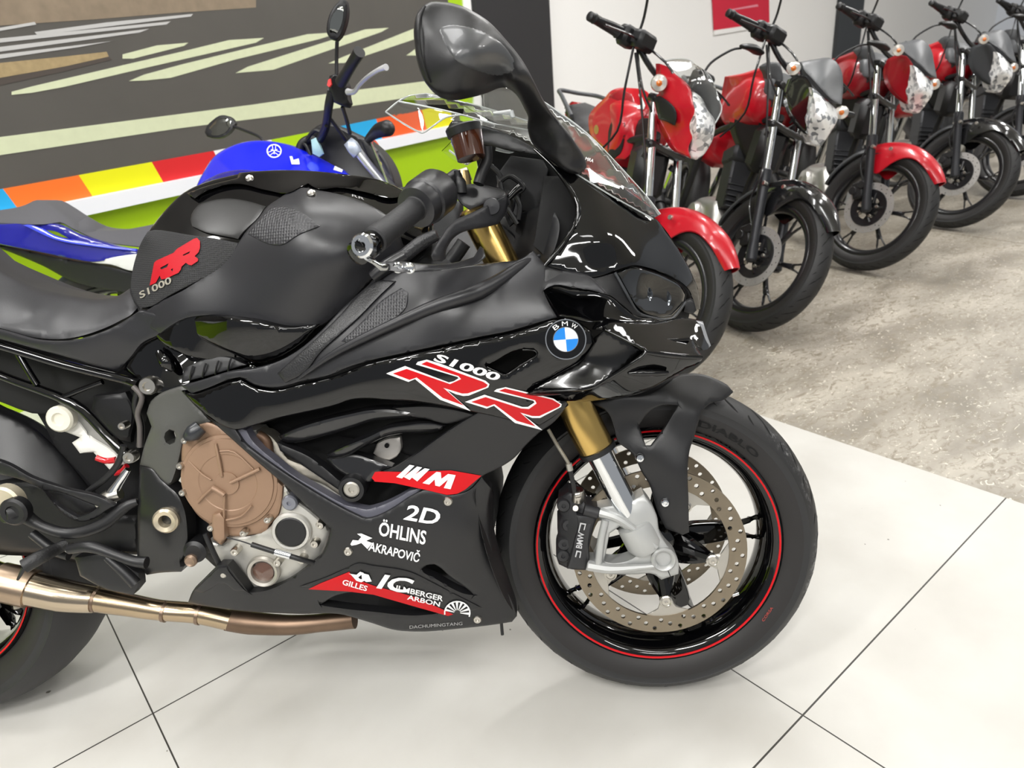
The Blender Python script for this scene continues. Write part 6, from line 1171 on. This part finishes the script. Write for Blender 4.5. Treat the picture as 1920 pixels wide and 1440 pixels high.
bt('fork_tube', [(662,272,-.1),(690,308,-.1),(722,346,-.1),(760,392,-.1)], .0145, mat('silver_fork', 'cfd0d2', .3, .6), 16, 'silver fork tube')
TB('fork_guard', [(645,271),(658,258),(667,265),(677,283),(670,290),(663,296),(654,286)], mat('pale_blue_silver', 'b9c2d2', .35, .4), [(645,271,-.12),(677,283,-.12),(663,296,-.12)], th=.02, rd=2)
for L in ([(575,262,-.03),(590,245,-.04),(605,250,-.05)], [(612,236,-.13),(606,250,-.1),(598,262,-.06)], [(618,220,-.14),(640,250,-.1),(648,262,-.08)], [(642,200,-.18),(650,225,-.15),(656,250,-.1)], [(585,300,-.03),(575,275,-.02),(566,268,0)], [(643,330,-.1),(645,350,-.1),(640,370,-.1)]): bt('control_cable', L, .006, BLK, 8)
bt('handlebar', [(600,262,-.04),(608,245,-.08),(613,225,-.13),(617,195,-.19),(622,170,-.22)], [.012,.013,.013,.013,.012], BLK)
TB('switch_box', [(618,142),(628,138),(640,142),(650,155),(652,180),(655,192),(650,200),(640,198),(626,192),(620,175),(615,160)], BLK, [(618,142,-.25),(652,180,-.22),(626,192,-.22)], th=.04, rd=4, rm=.012, g=7)
TB('kill_switch', [(615,150),(619,147),(621,158),(617,163),(613,160)], mat('red_switch', 'e03030', .4), [(615,150,-.262),(617,163,-.262)], th=.01, rd=1)
bt('handlebar_grip', [(640,154,-.27),(650,137,-.31),(663,115,-.36),(674,97,-.39)], [.018,.0155,.0155,.0165], DARK, 16)
bt('brake_lever', [(652,172,-.22),(664,172,-.24),(675,158,-.27),(690,144,-.31),(708,132,-.35),(724,126,-.38)], [.010,.007,.006,.006,.006,.009], mat('silver_lever', 'e2e2e6', .3, .3), 10)
bt('mirror_stem', [(631,140,-.24),(631,110,-.24),(632,78,-.25)], .0055, BLK, 8)
ms = TB('mirror', [(631,76),(618,72),(613,62),(614,40),(620,22),(630,8),(642,-4),(650,2),(652,14),(651,32),(645,55),(639,68)], BLK, [(631,76,-.26),(642,-4,-.27),(613,50,-.27)], th=.02, rd=3, rm=.008, g=7)
TB('mirror_glass', [(629,68),(619,66),(617,52),(620,34),(630,18),(640,8),(645,14),(644,34),(637,56)], mat('mirror_glass', '9a9c98', .05, 1.), [], field=lambda q: ms(q) - .002, th=.003, rd=1)
bt('mirror_stem', [(497,272,.2),(487,257,.22),(462,246,.25),(438,237,.28)], .0055, BLK, 8)
m2 = TB('mirror', [(384,248),(388,236),(398,226),(411,217),(422,216),(434,221),(441,231),(436,242),(424,254),(412,259),(398,259),(388,256)], BLK, [(384,248,.3),(441,231,.28),(410,217,.3)], th=.02, rd=3, rm=.006, g=7)
TB('mirror_glass', [(389,247),(393,238),(401,229),(412,221),(422,220),(432,225),(436,231),(431,240),(421,251),(410,255),(399,255)], mat('mirror_glass', '9a9c98', .05, 1.), [], field=lambda q: m2(q) - .002, th=.003, rd=1)
bt('turn_signal', [(690,262,-.1),(700,252,-.13),(712,244,-.16),(728,240,-.19),(735,236,-.2)], [.012,.016,.022,.024,.010], BLK, 14)
TB('meter', [(583,262),(592,258),(600,272),(606,288),(598,294),(586,288)], mat('pale_sticker', 'a8cfd6', .5), [(583,262,-.05),(606,288,-.06)], th=.01, rd=1)
bt('meter_bracket', [(560,286,.0),(566,270,.0),(578,262,0),(592,262,0)], .014, BLK, 10)
for x, R, tw in ((0.02, .305, .055), (-1.38, .315, .07)):
    make_wheel(bb, (x, 0, R), R, .2222, tw*.85, tw, name='front_wheel' if x > -1 else 'rear_wheel', spokes=5, a0=20, tape=False, rimm=TYB, groove=False, seg=48)
V, F = tube([(-.35,-.1,.75),(-.15,-.1,.5),(0.02,-.1,.305)], .026, 12, 1); put('fork_leg', V, F, LEGM, bb)
V, F = tube([(-.35,.1,.75),(-.15,.1,.5),(0.02,.1,.305)], .026, 12, 1); put('fork_leg', V, F, LEGM, bb)
V, F = tube([(-.75,-.1,.4),(-1.1,-.11,.34),(-1.38,-.11,.315)], .028, 12); put('swingarm', V, F, BLK, bb)
V, F = tube([(-.75,.1,.4),(-1.1,.11,.34),(-1.38,.11,.315)], .028, 12); put('swingarm', V, F, BLK, bb)
